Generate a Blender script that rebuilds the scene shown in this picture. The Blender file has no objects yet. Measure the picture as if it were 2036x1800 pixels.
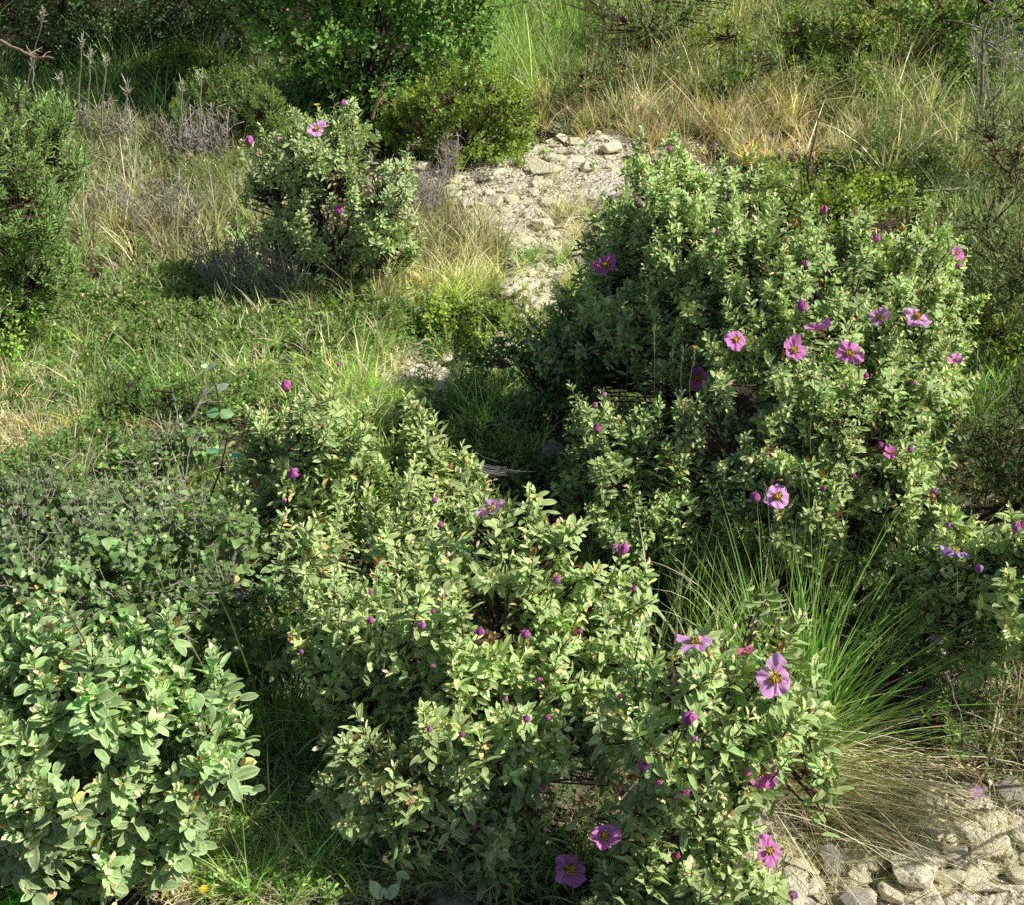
import bpy, bmesh, math
import numpy as np
from mathutils import Vector, Matrix

rng = np.random.default_rng(11)
scene = bpy.context.scene
COL = scene.collection
PI = math.pi

# ------------------------------------------------------------------ camera model
CH, PITCH, FOC = 1.80, math.radians(31.0), 2541.0
CAM = np.array([0.0, 0.0, CH])
FWD = np.array([0, math.cos(PITCH), -math.sin(PITCH)])
UPV = np.array([0, math.sin(PITCH), math.cos(PITCH)])
SUN = np.array([0.80, -0.16, 0.88]); SUN /= np.linalg.norm(SUN)


def ray(px, py):
    px = np.asarray(px, float); py = np.asarray(py, float)
    a = (px - 1018) / FOC; b = (900 - py) / FOC
    return np.stack([a, FWD[1] + b * UPV[1], FWD[2] + b * UPV[2]], -1)


def gully(x, y):
    """0..1 strength of the pale stony strip"""
    s = np.zeros_like(np.asarray(x, float) + np.asarray(y, float))
    for (gx, gy, rx, ry) in GUL:
        d = ((x - gx) / rx) ** 2 + ((y - gy) / ry) ** 2
        s = np.maximum(s, np.exp(-d * 1.1))
    return s


def gz(x, y):
    x = np.asarray(x, float); y = np.asarray(y, float)
    z = 0.030 * np.sin(1.7 * x + 0.6) * np.cos(1.3 * y + 0.4) + 0.018 * np.sin(4.1 * x - 2.2 * y) + 0.012 * np.sin(7.3 * y + 3.1 * x + 1.0)
    z = z - 0.05 * gully(x, y)
    far = np.clip((y - 9.0) / 30.0, 0, None)
    return z + 3.0 * far / (1 + far) * np.clip((y - 9) / 6, 0, 1)


GUL = []


def G(px, py):
    r = ray(px, py)
    t = -CH / r[..., 2]
    for _ in range(4):
        p = CAM + r * t[..., None]
        t = (gz(p[..., 0], p[..., 1]) - CH) / r[..., 2]
    return CAM + r * t[..., None]


def P(px, py, z):
    """point on the sight line at height z above the level ground"""
    r = ray(px, py)
    return CAM + r * (z - CH) / r[2]


def mpp(p):
    """metres per photograph pixel at world point p"""
    return float(np.dot(np.asarray(p) - CAM, FWD)) / FOC


def _g0(px, py):
    r = ray(px, py); return CAM + r * (-CH / r[2])


for (a, b, rx, ry) in [(1160, 310, .75, .5), (1000, 370, .75, .42), (1080, 450, .36, .36), (1090, 560, .15, .40), (1000, 690, .14, .25),
                       (860, 720, .22, .22), (1800, 1740, .42, .22), (1560, 1770, .22, .14), (2000, 1680, .35, .16), (1940, 1280, .14, .09),
                       (2200, 1680, .35, .3), (1620, 270, .2, .2)]:
    q = _g0(a, b); GUL.append((q[0], q[1], rx, ry))


# ------------------------------------------------------------------ object helpers
def tag(o, label=None, cat=None, group=None, kind=None):
    if label: o['label'] = label
    if cat: o['category'] = cat
    if group: o['group'] = group
    if kind: o['kind'] = kind
    return o


def empty(name, loc, label, cat, group=None):
    o = bpy.data.objects.new(name, None); COL.objects.link(o)
    o.location = tuple(float(v) for v in loc); o.empty_display_size = 0.05
    return tag(o, label, cat, group)


def mesh_np(name, V, quads=None, tris=None, col=None, smooth=True):
    me = bpy.data.meshes.new(name)
    V = np.asarray(V, np.float32)
    nq = 0 if quads is None else len(quads); nt = 0 if tris is None else len(tris)
    me.vertices.add(len(V)); me.vertices.foreach_set('co', V.ravel())
    loops = []; starts = []; tot = 0
    if nq:
        loops.append(np.asarray(quads).ravel()); starts.append(np.arange(nq) * 4); tot = nq * 4
    if nt:
        loops.append(np.asarray(tris).ravel()); starts.append(tot + np.arange(nt) * 3)
    loops = np.concatenate(loops).astype(np.int32); starts = np.concatenate(starts).astype(np.int32)
    me.loops.add(len(loops)); me.loops.foreach_set('vertex_index', loops)
    me.polygons.add(nq + nt); me.polygons.foreach_set('loop_start', starts)
    if smooth:
        me.polygons.foreach_set('use_smooth', np.ones(nq + nt, bool))
    if col is not None:
        at = me.color_attributes.new('Col', 'FLOAT_COLOR', 'POINT')
        at.data.foreach_set('color', np.asarray(col, np.float32).ravel())
    me.update(calc_edges=True); me.validate()
    return me


def obj(name, me, mat, parent=None, loc=None):
    o = bpy.data.objects.new(name, me); COL.objects.link(o)
    if mat is not None and not me.materials: me.materials.append(mat)
    if parent is not None: o.parent = parent
    if loc is not None: o.location = tuple(float(v) for v in loc)
    return o


def norm(v):
    return v / (np.linalg.norm(v, axis=-1, keepdims=True) + 1e-9)


def vnoise(p, s, seed=0):
    """cheap smooth 3-D noise in -1..1"""
    p = np.asarray(p) * s + seed * 7.31
    x, y, z = p[..., 0], p[..., 1], p[..., 2]
    return (np.sin(x + 1.7 * np.sin(y * .9 + 1.1)) * np.cos(y * 1.1 + 1.3 * np.sin(z * .8)) + np.sin(z * 1.2 + 1.5 * np.sin(x * 1.1 + 2)) + .6 * np.sin(2.3 * x - 1.9 * y + 2.1 * z)) / 2.6


# ------------------------------------------------------------------ materials
def nodes(m):
    m.use_nodes = True
    nt = m.node_tree; nt.nodes.clear()
    return nt, nt.nodes, nt.links


def leaf_mat(name, transl=0.28, rough=0.55, spec=0.35, rim=(0.42, 0.50, 0.30), rim_amt=0.55, back=1.25, nscale=90, sheen=0.0, gain=1.0):
    m = bpy.data.materials.new(name); nt, N, L = nodes(m)
    out = N.new('ShaderNodeOutputMaterial')
    at = N.new('ShaderNodeAttribute'); at.attribute_name = 'Col'
    geo = N.new('ShaderNodeNewGeometry'); tc = N.new('ShaderNodeTexCoord')
    no = N.new('ShaderNodeTexNoise'); no.inputs['Scale'].default_value = nscale; no.inputs['Detail'].default_value = 3
    L.new(tc.outputs['Object'], no.inputs['Vector'])
    mr = N.new('ShaderNodeMapRange'); mr.inputs[1].default_value = .25; mr.inputs[2].default_value = .75; mr.inputs[3].default_value = .72 * gain; mr.inputs[4].default_value = 1.25 * gain
    L.new(no.outputs['Fac'], mr.inputs[0])
    mu = N.new('ShaderNodeMixRGB'); mu.blend_type = 'MULTIPLY'; mu.inputs[0].default_value = 1
    L.new(at.outputs['Color'], mu.inputs[1]); L.new(mr.outputs[0], mu.inputs[2])
    ra = N.new('ShaderNodeMath'); ra.operation = 'MULTIPLY'; ra.inputs[1].default_value = rim_amt
    L.new(at.outputs['Alpha'], ra.inputs[0])
    mx = N.new('ShaderNodeMixRGB'); mx.inputs[2].default_value = (*rim, 1)
    L.new(ra.outputs[0], mx.inputs[0]); L.new(mu.outputs[0], mx.inputs[1])
    bk = N.new('ShaderNodeMixRGB'); bk.blend_type = 'MULTIPLY'; bk.inputs[2].default_value = (back, back, back * 1.03, 1)
    L.new(geo.outputs['Backfacing'], bk.inputs[0]); L.new(mx.outputs[0], bk.inputs[1])
    pr = N.new('ShaderNodeBsdfPrincipled'); pr.inputs['Roughness'].default_value = rough
    pr.inputs['Specular IOR Level'].default_value = spec
    if sheen: pr.inputs['Sheen Weight'].default_value = sheen; pr.inputs['Sheen Roughness'].default_value = .4
    bp = N.new('ShaderNodeBump'); bp.inputs['Strength'].default_value = .35; bp.inputs['Distance'].default_value = .002
    n2 = N.new('ShaderNodeTexNoise'); n2.inputs['Scale'].default_value = 420
    L.new(tc.outputs['Object'], n2.inputs['Vector']); L.new(n2.outputs['Fac'], bp.inputs['Height']); L.new(bp.outputs['Normal'], pr.inputs['Normal'])
    L.new(bk.outputs[0], pr.inputs['Base Color'])
    tr = N.new('ShaderNodeBsdfTranslucent')
    tcx = N.new('ShaderNodeMixRGB'); tcx.blend_type = 'MULTIPLY'; tcx.inputs[0].default_value = 1; tcx.inputs[2].default_value = (1.15, 1.35, .55, 1)
    L.new(mx.outputs[0], tcx.inputs[1]); L.new(tcx.outputs[0], tr.inputs['Color'])
    ms = N.new('ShaderNodeMixShader'); ms.inputs[0].default_value = transl
    L.new(pr.outputs[0], ms.inputs[1]); L.new(tr.outputs[0], ms.inputs[2]); L.new(ms.outputs[0], out.inputs['Surface'])
    return m


def petal_mat(name):
    m = bpy.data.materials.new(name); nt, N, L = nodes(m)
    out = N.new('ShaderNodeOutputMaterial')
    at = N.new('ShaderNodeAttribute'); at.attribute_name = 'Col'
    tc = N.new('ShaderNodeTexCoord'); no = N.new('ShaderNodeTexNoise'); no.inputs['Scale'].default_value = 160
    L.new(tc.outputs['Object'], no.inputs['Vector'])
    bp = N.new('ShaderNodeBump'); bp.inputs['Strength'].default_value = .5; bp.inputs['Distance'].default_value = .003
    L.new(no.outputs['Fac'], bp.inputs['Height'])
    oi = N.new('ShaderNodeObjectInfo')
    mu = N.new('ShaderNodeMixRGB'); mu.blend_type = 'MULTIPLY'; mu.inputs[0].default_value = 1
    L.new(at.outputs['Color'], mu.inputs[1]); L.new(oi.outputs['Color'], mu.inputs[2])
    pr = N.new('ShaderNodeBsdfPrincipled'); pr.inputs['Roughness'].default_value = .6; pr.inputs['Specular IOR Level'].default_value = .2
    L.new(mu.outputs[0], pr.inputs['Base Color']); L.new(bp.outputs[0], pr.inputs['Normal'])
    tr = N.new('ShaderNodeBsdfTranslucent'); L.new(mu.outputs[0], tr.inputs['Color'])
    ms = N.new('ShaderNodeMixShader'); ms.inputs[0].default_value = .22
    L.new(pr.outputs[0], ms.inputs[1]); L.new(tr.outputs[0], ms.inputs[2]); L.new(ms.outputs[0], out.inputs['Surface'])
    return m


def solid_mat(name, c1, c2, scale=40, rough=.85, bump=.4, detail=6):
    m = bpy.data.materials.new(name); nt, N, L = nodes(m)
    out = N.new('ShaderNodeOutputMaterial'); tc = N.new('ShaderNodeTexCoord')
    no = N.new('ShaderNodeTexNoise'); no.inputs['Scale'].default_value = scale; no.inputs['Detail'].default_value = detail
    L.new(tc.outputs['Object'], no.inputs['Vector'])
    cr = N.new('ShaderNodeValToRGB'); cr.color_ramp.elements[0].position = .32; cr.color_ramp.elements[1].position = .68
    cr.color_ramp.elements[0].color = (*c1, 1); cr.color_ramp.elements[1].color = (*c2, 1)
    L.new(no.outputs['Fac'], cr.inputs[0])
    pr = N.new('ShaderNodeBsdfPrincipled'); pr.inputs['Roughness'].default_value = rough; pr.inputs['Specular IOR Level'].default_value = .25
    bp = N.new('ShaderNodeBump'); bp.inputs['Strength'].default_value = bump; bp.inputs['Distance'].default_value = .01
    L.new(no.outputs['Fac'], bp.inputs['Height']); L.new(bp.outputs[0], pr.inputs['Normal'])
    L.new(cr.outputs[0], pr.inputs['Base Color']); L.new(pr.outputs[0], out.inputs['Surface'])
    return m


def rock_mat(name, tone=1.0, warm=1.0):
    m = bpy.data.materials.new(name); nt, N, L = nodes(m)
    out = N.new('ShaderNodeOutputMaterial'); tc = N.new('ShaderNodeTexCoord'); oi = N.new('ShaderNodeObjectInfo')
    va = N.new('ShaderNodeVectorMath'); va.operation = 'ADD'
    L.new(tc.outputs['Object'], va.inputs[0]); L.new(oi.outputs['Location'], va.inputs[1])
    no = N.new('ShaderNodeTexNoise'); no.inputs['Scale'].default_value = 22; no.inputs['Detail'].default_value = 8; no.inputs['Roughness'].default_value = .65
    L.new(va.outputs[0], no.inputs['Vector'])
    cr = N.new('ShaderNodeValToRGB'); e = cr.color_ramp.elements
    e[0].position = .3; e[0].color = (.22 * tone, .19 * tone, .14 * tone / warm, 1)
    e[1].position = .62; e[1].color = (.62 * tone, .57 * tone, .47 * tone / warm, 1)
    k = e.new(.45); k.color = (.47 * tone, .42 * tone, .32 * tone / warm, 1)
    L.new(no.outputs['Fac'], cr.inputs[0])
    vo = N.new('ShaderNodeTexVoronoi'); vo.feature = 'DISTANCE_TO_EDGE'; vo.inputs['Scale'].default_value = 30
    L.new(va.outputs[0], vo.inputs['Vector'])
    ad = N.new('ShaderNodeMath'); ad.operation = 'MULTIPLY_ADD'; ad.inputs[1].default_value = .3
    L.new(vo.outputs['Distance'], ad.inputs[0]); L.new(no.outputs['Fac'], ad.inputs[2])
    bp = N.new('ShaderNodeBump'); bp.inputs['Strength'].default_value = .8; bp.inputs['Distance'].default_value = .012
    L.new(ad.outputs[0], bp.inputs['Height'])
    pr = N.new('ShaderNodeBsdfPrincipled'); pr.inputs['Roughness'].default_value = .9; pr.inputs['Specular IOR Level'].default_value = .2
    L.new(cr.outputs[0], pr.inputs['Base Color']); L.new(bp.outputs[0], pr.inputs['Normal']); L.new(pr.outputs[0], out.inputs['Surface'])
    return m


def ground_mat():
    m = bpy.data.materials.new('stony_soil'); nt, N, L = nodes(m)
    out = N.new('ShaderNodeOutputMaterial'); tc = N.new('ShaderNodeTexCoord')
    at = N.new('ShaderNodeAttribute'); at.attribute_name = 'Col'
    n1 = N.new('ShaderNodeTexNoise'); n1.inputs['Scale'].default_value = 35; n1.inputs['Detail'].default_value = 10; n1.inputs['Roughness'].default_value = .7
    n2 = N.new('ShaderNodeTexNoise'); n2.inputs['Scale'].default_value = 4.5; n2.inputs['Detail'].default_value = 6
    vo = N.new('ShaderNodeTexVoronoi'); vo.inputs['Scale'].default_value = 60; vo.inputs['Randomness'].default_value = 1
    for n in (n1, n2, vo): L.new(tc.outputs['Object'], n.inputs['Vector'])
    soil = N.new('ShaderNodeValToRGB'); e = soil.color_ramp.elements
    e[0].position = .33; e[0].color = (.014, .010, .006, 1); e[1].position = .74; e[1].color = (.13, .10, .065, 1)
    L.new(n1.outputs['Fac'], soil.inputs[0])
    peb = N.new('ShaderNodeValToRGB'); e = peb.color_ramp.elements
    e[0].position = .0; e[0].color = (.55, .47, .33, 1); e[1].position = 1; e[1].color = (.95, .88, .72, 1)
    L.new(vo.outputs['Color'], peb.inputs[0])
    pm = N.new('ShaderNodeMixRGB'); pm.blend_type = 'MULTIPLY'; pm.inputs[0].default_value = .7
    L.new(peb.outputs[0], pm.inputs[1])
    mr = N.new('ShaderNodeMapRange'); mr.inputs[1].default_value = .3; mr.inputs[2].default_value = .6; mr.inputs[3].default_value = .62; mr.inputs[4].default_value = 1.15
    L.new(n1.outputs['Fac'], mr.inputs[0]); L.new(mr.outputs[0], pm.inputs[2])
    sep = N.new('ShaderNodeSeparateColor'); L.new(at.outputs['Color'], sep.inputs[0])
    add = N.new('ShaderNodeMath'); add.operation = 'ADD'
    sb = N.new('ShaderNodeMath'); sb.operation = 'MULTIPLY_ADD'; sb.inputs[1].default_value = 2.6; sb.inputs[2].default_value = -1.35
    L.new(n2.outputs['Fac'], sb.inputs[0]); L.new(sep.outputs[0], add.inputs[0]); L.new(sb.outputs[0], add.inputs[1])
    st = N.new('ShaderNodeMapRange'); st.inputs[1].default_value = .28; st.inputs[2].default_value = .62
    L.new(add.outputs[0], st.inputs[0])
    mx = N.new('ShaderNodeMixRGB'); L.new(st.outputs[0], mx.inputs[0]); L.new(soil.outputs[0], mx.inputs[1]); L.new(pm.outputs[0], mx.inputs[2])
    bp = N.new('ShaderNodeBump'); bp.inputs['Strength'].default_value = .9; bp.inputs['Distance'].default_value = .015
    hs = N.new('ShaderNodeMath'); hs.operation = 'SUBTRACT'; L.new(n1.outputs['Fac'], hs.inputs[0]); L.new(vo.outputs['Distance'], hs.inputs[1])
    L.new(hs.outputs[0], bp.inputs['Height'])
    pr = N.new('ShaderNodeBsdfPrincipled'); pr.inputs['Roughness'].default_value = .95; pr.inputs['Specular IOR Level'].default_value = .15
    L.new(mx.outputs[0], pr.inputs['Base Color']); L.new(bp.outputs[0], pr.inputs['Normal']); L.new(pr.outputs[0], out.inputs['Surface'])
    return m


M_cist = leaf_mat('felted_grey_green_leaf', transl=.16, rough=.65, spec=.12, rim=(.88, .94, .54), rim_amt=.62, back=1.15, sheen=.0, gain=2.6)
M_leaf = leaf_mat('glossy_green_leaf', transl=.32, rough=.38, spec=.5, rim=(.34, .45, .14), rim_amt=.3, back=1.3, gain=2.6)
M_grass = leaf_mat('grass_blade', transl=.33, rough=.5, spec=.35, rim_amt=0, back=1.0, nscale=30, gain=3.3)
M_petal = petal_mat('crumpled_petal')
M_calyx = leaf_mat('downy_sepal', transl=.15, rough=.8, spec=.1, rim_amt=0, back=1)
M_bark = solid_mat('brown_bark', (.055, .032, .022), (.16, .10, .07), 120)
M_grey = solid_mat('weathered_grey_wood', (.22, .19, .16), (.46, .41, .35), 90)
M_stamen = solid_mat('yellow_stamens', (1.0, .58, .03), (1.0, .82, .10), 60, rough=.6)
M_silk = solid_mat('silk', (.6, .6, .6), (.8, .8, .8), 50, rough=.4)
M_rock = rock_mat('pale_limestone', 1.75, 1.15); M_rockg = rock_mat('grey_limestone', 1.0, .98); M_rockw = rock_mat('white_limestone', 1.9, 1.08)
M_seed = leaf_mat('dry_seed_head', transl=.2, rough=.8, spec=.1, rim_amt=0, back=1)


# ------------------------------------------------------------------ leaf templates
def leaf_tpl(nl=6, nw=4, wr=.36, fold=.35, curl=.5, wav=.03, shape='ellip', peti=.06, seed=0):
    """unit-length blade: x across, y along, z = upper side"""
    r = np.random.default_rng(seed)
    V = []; A = []
    ph = r.uniform(0, 6)
    for i in range(nl + 1):
        t = i / nl
        if shape == 'ellip': w = math.sin(PI * min(1, max(0, t)) ** 1.02) ** .55
        elif shape == 'obov': w = math.sin(PI * t ** 1.35) ** .6
        elif shape == 'heart': w = (math.sin(PI * t ** .62) ** .75)
        elif shape == 'lance': w = math.sin(PI * t ** .8) ** .9
        else: w = math.sin(PI * t) ** .7
        w = max(w, .03 if i == 0 else .0) * wr * .5
        if i == nl: w = 0.012
        for j in range(nw + 1):
            s = -1 + 2 * j / nw
            x = s * w
            z = abs(s) * w * fold + wav * math.sin(7 * t + ph + 2.2 * s) * abs(s)
            y = t; cz = -curl * (t ** 2) * .45
            y = t - .12 * curl * t ** 2
            if abs(s) > .9: z -= w * fold * .30
            V.append((x, y, z + cz))
            rim = 1.0 if (abs(s) > .9) else (0.35 if j == nw // 2 else 0.0)
            A.append(rim)
    F = []
    for i in range(nl):
        for j in range(nw):
            a = i * (nw + 1) + j
            F.append((a, a + 1, a + nw + 2, a + nw + 1))
    return np.array(V), np.array(F), np.array(A)


def instance(tpls, pos, ydir, nrm, size, col, wscale=None):
    """scatter leaf blades; returns V, quads, colours"""
    N = len(pos)
    ydir = norm(ydir); x = norm(np.cross(ydir, nrm)); z = np.cross(x, ydir)
    which = rng.integers(0, len(tpls), N)
    Vs, Fs, Cs = [], [], []; off = 0
    for k, (V, F, A) in enumerate(tpls):
        idx = np.where(which == k)[0]
        if not len(idx): continue
        s = size[idx][:, None, None]
        ws = 1.0 if wscale is None else wscale[idx][:, None, None]
        W = pos[idx][:, None, :] + s * (V[None, :, 0:1] * ws * x[idx][:, None, :] + V[None, :, 1:2] * ydir[idx][:, None, :] + V[None, :, 2:3] * z[idx][:, None, :])
        n = len(V)
        Fx = (F[None] + (np.arange(len(idx)) * n)[:, None, None] + off).reshape(-1, 4)
        C = np.concatenate([np.repeat(col[idx][:, None, :], n, 1), np.repeat(A[None, :, None], len(idx), 0)], -1)
        Vs.append(W.reshape(-1, 3)); Fs.append(Fx); Cs.append(C.reshape(-1, 4)); off += n * len(idx)
    return np.concatenate(Vs), np.concatenate(Fs), np.concatenate(Cs)


T_C = [leaf_tpl(6, 4, w, f, c, .02, 'ellip', seed=i) for i, (w, f, c) in enumerate([(.32, .5, .35), (.37, .35, .6), (.28, .65, .15), (.34, .45, .9)])]
T_CB = [leaf_tpl(6, 4, w, f, c, .02, 'ellip', seed=i) for i, (w, f, c) in enumerate([(.42, .45, .3), (.50, .35, .5), (.38, .55, .15)])]
T_CF = [leaf_tpl(4, 2, w, f, c, .02, 'ellip', seed=i) for i, (w, f, c) in enumerate([(.36, .45, .35), (.40, .35, .6), (.32, .55, .15)])]
T_O = [leaf_tpl(4, 2, w, f, c, .02, 'obov', seed=i) for i, (w, f, c) in enumerate([(.5, .2, .3), (.6, .3, .1), (.45, .1, .5)])]
T_L = [leaf_tpl(3, 2, w, f, c, .0, 'lance', seed=i) for i, (w, f, c) in enumerate([(.2, .3, .3), (.16, .2, .6), (.24, .3, .0)])]
T_H = [leaf_tpl(6, 4, w, f, c, .03, 'heart', seed=i) for i, (w, f, c) in enumerate([(.75, .25, .5), (.66, .35, .3), (.8, .15, .7)])]


def tubes(paths, radii, sides=4):
    """paths: list of (n,3); radii: list of (n,) -> V, quads"""
    Vs, Fs = [], []; off = 0
    ang = np.arange(sides) * 2 * PI / sides
    for p, r in zip(paths, radii):
        p = np.asarray(p, float); r = np.asarray(r, float); n = len(p)
        d = np.gradient(p, axis=0); d = norm(d)
        ref = np.array([0, 0, 1.0]) if abs(d[0][2]) < .9 else np.array([1.0, 0, 0])
        u = norm(np.cross(d, ref)); v = np.cross(d, u)
        ring = p[:, None] + r[:, None, None] * (np.cos(ang)[None, :, None] * u[:, None] + np.sin(ang)[None, :, None] * v[:, None])
        Vs.append(ring.reshape(-1, 3))
        i = np.arange(n - 1)[:, None] * sides; j = np.arange(sides)[None]; j2 = (j + 1) % sides
        Fs.append(np.stack([i + j, i + j2, i + sides + j2, i + sides + j], -1).reshape(-1, 4) + off)
        off += n * sides
    return np.concatenate(Vs), np.concatenate(Fs)


def curve(a, b, sag=0.0, n=6, wob=0.0, up=None):
    t = np.linspace(0, 1, n)[:, None]
    a = np.asarray(a, float); b = np.asarray(b, float)
    p = a + (b - a) * t
    bend = np.array([0, 0, 1.0]) if up is None else np.asarray(up, float)
    p = p + bend * sag * (4 * t * (1 - t))
    if wob:
        w = rng.normal(0, wob, (n, 3)); w[0] = 0; w[-1] = 0
        p = p + w
    return p


# ------------------------------------------------------------------ ground
def build_ground():
    xs = np.concatenate([-np.geomspace(90, 5.2, 24), np.arange(-5, 5.001, .035), np.geomspace(5.2, 90, 24)])
    ys = np.concatenate([-np.geomspace(60, .5, 14), np.arange(-.2, 10.2, .035), np.geomspace(10.5, 160, 30)])
    X, Y = np.meshgrid(xs, ys)
    Z = gz(X, Y)
    pts = np.stack([X, Y, Z], -1).reshape(-1, 3)
    fine = .010 * vnoise(pts * [1, 1, 0], 14) + .006 * vnoise(pts * [1, 1, 0], 37, 3)
    near = (np.abs(pts[:, 0]) < 5.2) & (pts[:, 1] < 10.5) & (pts[:, 1] > -.3)
    pts[:, 2] += np.where(near, fine, 0)
    nx, ny = len(xs), len(ys)
    i = np.arange(ny - 1)[:, None] * nx; j = np.arange(nx - 1)[None]
    F = np.stack([i + j, i + j + 1, i + nx + j + 1, i + nx + j], -1).reshape(-1, 4)
    g = gully(pts[:, 0], pts[:, 1])
    C = np.stack([g, g, g, np.ones_like(g)], -1)
    o = obj('ground', mesh_np('ground', pts, F, col=C), ground_mat())
    tag(o, 'dry brown soil with pale limestone grit under the scrub', 'ground', kind='structure')


build_ground()


# ------------------------------------------------------------------ stones
def hull_mesh(name, n, flat, seed, bevel=.05, rough=False):
    r = np.random.default_rng(seed)
    bm = bmesh.new()
    for _ in range(n):
        v = norm(r.normal(size=3)) * r.uniform(.8, 1.0)
        bm.verts.new((v[0] * .5, v[1] * .42, v[2] * .5 * flat))
    res = bmesh.ops.convex_hull(bm, input=bm.verts)
    bmesh.ops.delete(bm, geom=[g for g in res['geom_interior'] if isinstance(g, bmesh.types.BMVert)], context='VERTS')
    bmesh.ops.dissolve_limit(bm, angle_limit=.25, verts=bm.verts, edges=bm.edges)
    if bevel: bmesh.ops.bevel(bm, geom=list(bm.edges), offset=bevel, segments=1, affect='EDGES', clamp_overlap=True)
    bmesh.ops.triangulate(bm, faces=bm.faces)
    if rough:
        for _ in range(2): bmesh.ops.subdivide_edges(bm, edges=[e for e in bm.edges if e.calc_length() > .09], cuts=1)
        bmesh.ops.triangulate(bm, faces=bm.faces)
        for v in bm.verts:
            q = np.array(v.co); v.co = Vector(q * (1 + .03 * float(vnoise(q, 9, seed)) + .015 * float(vnoise(q, 23, seed))) + r.normal(0, .003, 3))
    me = bpy.data.meshes.new(name); bm.to_mesh(me); bm.free()
    return me


ROCKS = {}; RFL = (.36, .46, .22)
for k in range(9):
    for mn, mt in (('p', M_rock), ('g', M_rockg), ('w', M_rockw)):
        me = hull_mesh('rock_shape', (11, 13, 9)[k % 3], RFL[k % 3], k + 20, .02, True); me.materials.append(mt); ROCKS[(k, mn)] = me


def rock(p, size, k, tone, label, group=None, rz=None, sink=.28, name='rock'):
    o = bpy.data.objects.new(name, ROCKS[(k % 9, tone)]); COL.objects.link(o)
    h = size * RFL[k % 3]
    o.location = (p[0], p[1], float(gz(p[0], p[1])) + h * (.5 - sink)); o.scale = (size,) * 3
    o.rotation_euler = (rng.uniform(-.25, .25), rng.uniform(-.25, .25), rng.uniform(0, 6.3) if rz is None else rz)
    return tag(o, label, 'rock', group)


big = [
    (1085, 322, 88, 0, 'p', 'large tilted pale limestone block at the top of the stony strip'),
    (1078, 440, 58, 1, 'w', 'bright white angular rock in the middle of the stony strip'),
    (1192, 432, 46, 2, 'w', 'white rock beside the flowering shrub, right of the middle of the stony strip'),
    (836, 322, 62, 3, 'p', 'pale rock behind the grey dead twiggy bush'),
    (1168, 328, 46, 4, 'w', 'flat white stone just right of the tilted limestone block'),
    (1130, 292, 48, 5, 'p', 'pale rounded stone at the back edge of the stony strip'),
    (1215, 290, 52, 7, 'w', 'long white stone at the back edge of the stony strip under brown grass'),
    (955, 385, 80, 5, 'w', 'broad flat white slab at the left side of the stony strip'),
    (1040, 468, 60, 8, 'w', 'flat white slab below the bright angular rock'),
    (504, 500, 44, 1, 'p', 'pale stone half hidden under the small flowering shrub at upper left'),
    (440, 445, 48, 6, 'g', 'grey lichened stone in the dry grass left of the upper flowering shrub'),
    (868, 668, 42, 2, 'w', 'small white stone at the edge of the deep shade'),
    (850, 715, 44, 5, 'p', 'flat pale stone below the small white one beside the deep shade'),
    (1795, 372, 42, 0, 'p', 'pale stone in the grass behind the right flowering shrubs'),
    (1632, 244, 36, 2, 'p', 'pale stone lying in a brown grassy hollow at the top right'),
    (1098, 885, 86, 4, 'g', 'grey lichened boulder in the shaded gap between the shrubs'),
    (1945, 1395, 70, 3, 'g', 'bluish grey rock in the shade at the right edge'),
    (2015, 1572, 84, 1, 'g', 'grey rock in shade at the lower right corner'),
    (1868, 1632, 92, 8, 'w', 'flat white stone beside the dry hanging grass blades'),
    (1560, 1752, 120, 2, 'w', 'long white slab at the foot of the front flowering shrub'),
    (1650, 1712, 66, 4, 'p', 'brownish stone leaning by the dry grass tussock'),
    (1700, 1790, 96, 7, 'g', 'grey stone at the bottom edge in the rubble'),
    (1960, 1700, 92, 2, 'w', 'broad white slab in the rubble at lower right'),
    (1962, 1655, 60, 5, 'p', 'pale flat stone above the broad white slab at lower right'),
    (945, 1502, 40, 1, 'p', 'pale stone seen through the gap in the front shrub'),
    (100, 802, 34, 2, 'p', 'pale stone in the yellow grass at the left'),
    (1930, 1290, 44, 4, 'p', 'pale stone under the shrub at the right edge'),
    (2005, 1290, 36, 7, 'w', 'small white stone beside the pale one under the right edge shrub'),
]
for (a, b, s, k, t, lab) in big:
    q = G(a, b + s * .25); rock(q, s * mpp(q) * 1.15, k, t, lab, sink=.12)

strip = [(1190, 310, 150, 40, 55), (1000, 380, 130, 36, 50), (1080, 440, 100, 60, 46), (1085, 550, 42, 70, 24), (880, 700, 70, 30, 9), (1930, 1710, 125, 70, 52), (1700, 1755, 150, 42, 44), (1940, 1270, 80, 50, 9)]
n = 0
for (a, b, rx, ry, c) in strip:
    for _ in range(c):
        u, w = rng.uniform(0, 2 * PI), math.sqrt(rng.uniform(0, 1))
        px, py = a + rx * w * math.cos(u), b + ry * w * math.sin(u)
        q = G(px, py); m = mpp(q)
        if b < 1000:
            rock(q, rng.uniform(.03, .11), int(rng.integers(0, 9)), rng.choice(['p', 'w', 'w']), 'small pale limestone rubble piece in the stony strip between the shrubs', 'rubble stones of the upper stony strip', name='stone')
        else:
            rock(q, float(rng.choice([.03, .045, .065, .09, .12], p=[.25, .3, .2, .15, .10])) * rng.uniform(.8, 1.2), int(rng.integers(0, 9)), rng.choice(['p', 'w', 'w', 'w', 'g']), 'small limestone rubble piece on the bare ground at lower right', 'rubble stones at lower right', name='stone', sink=.02)
        n += 1


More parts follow.
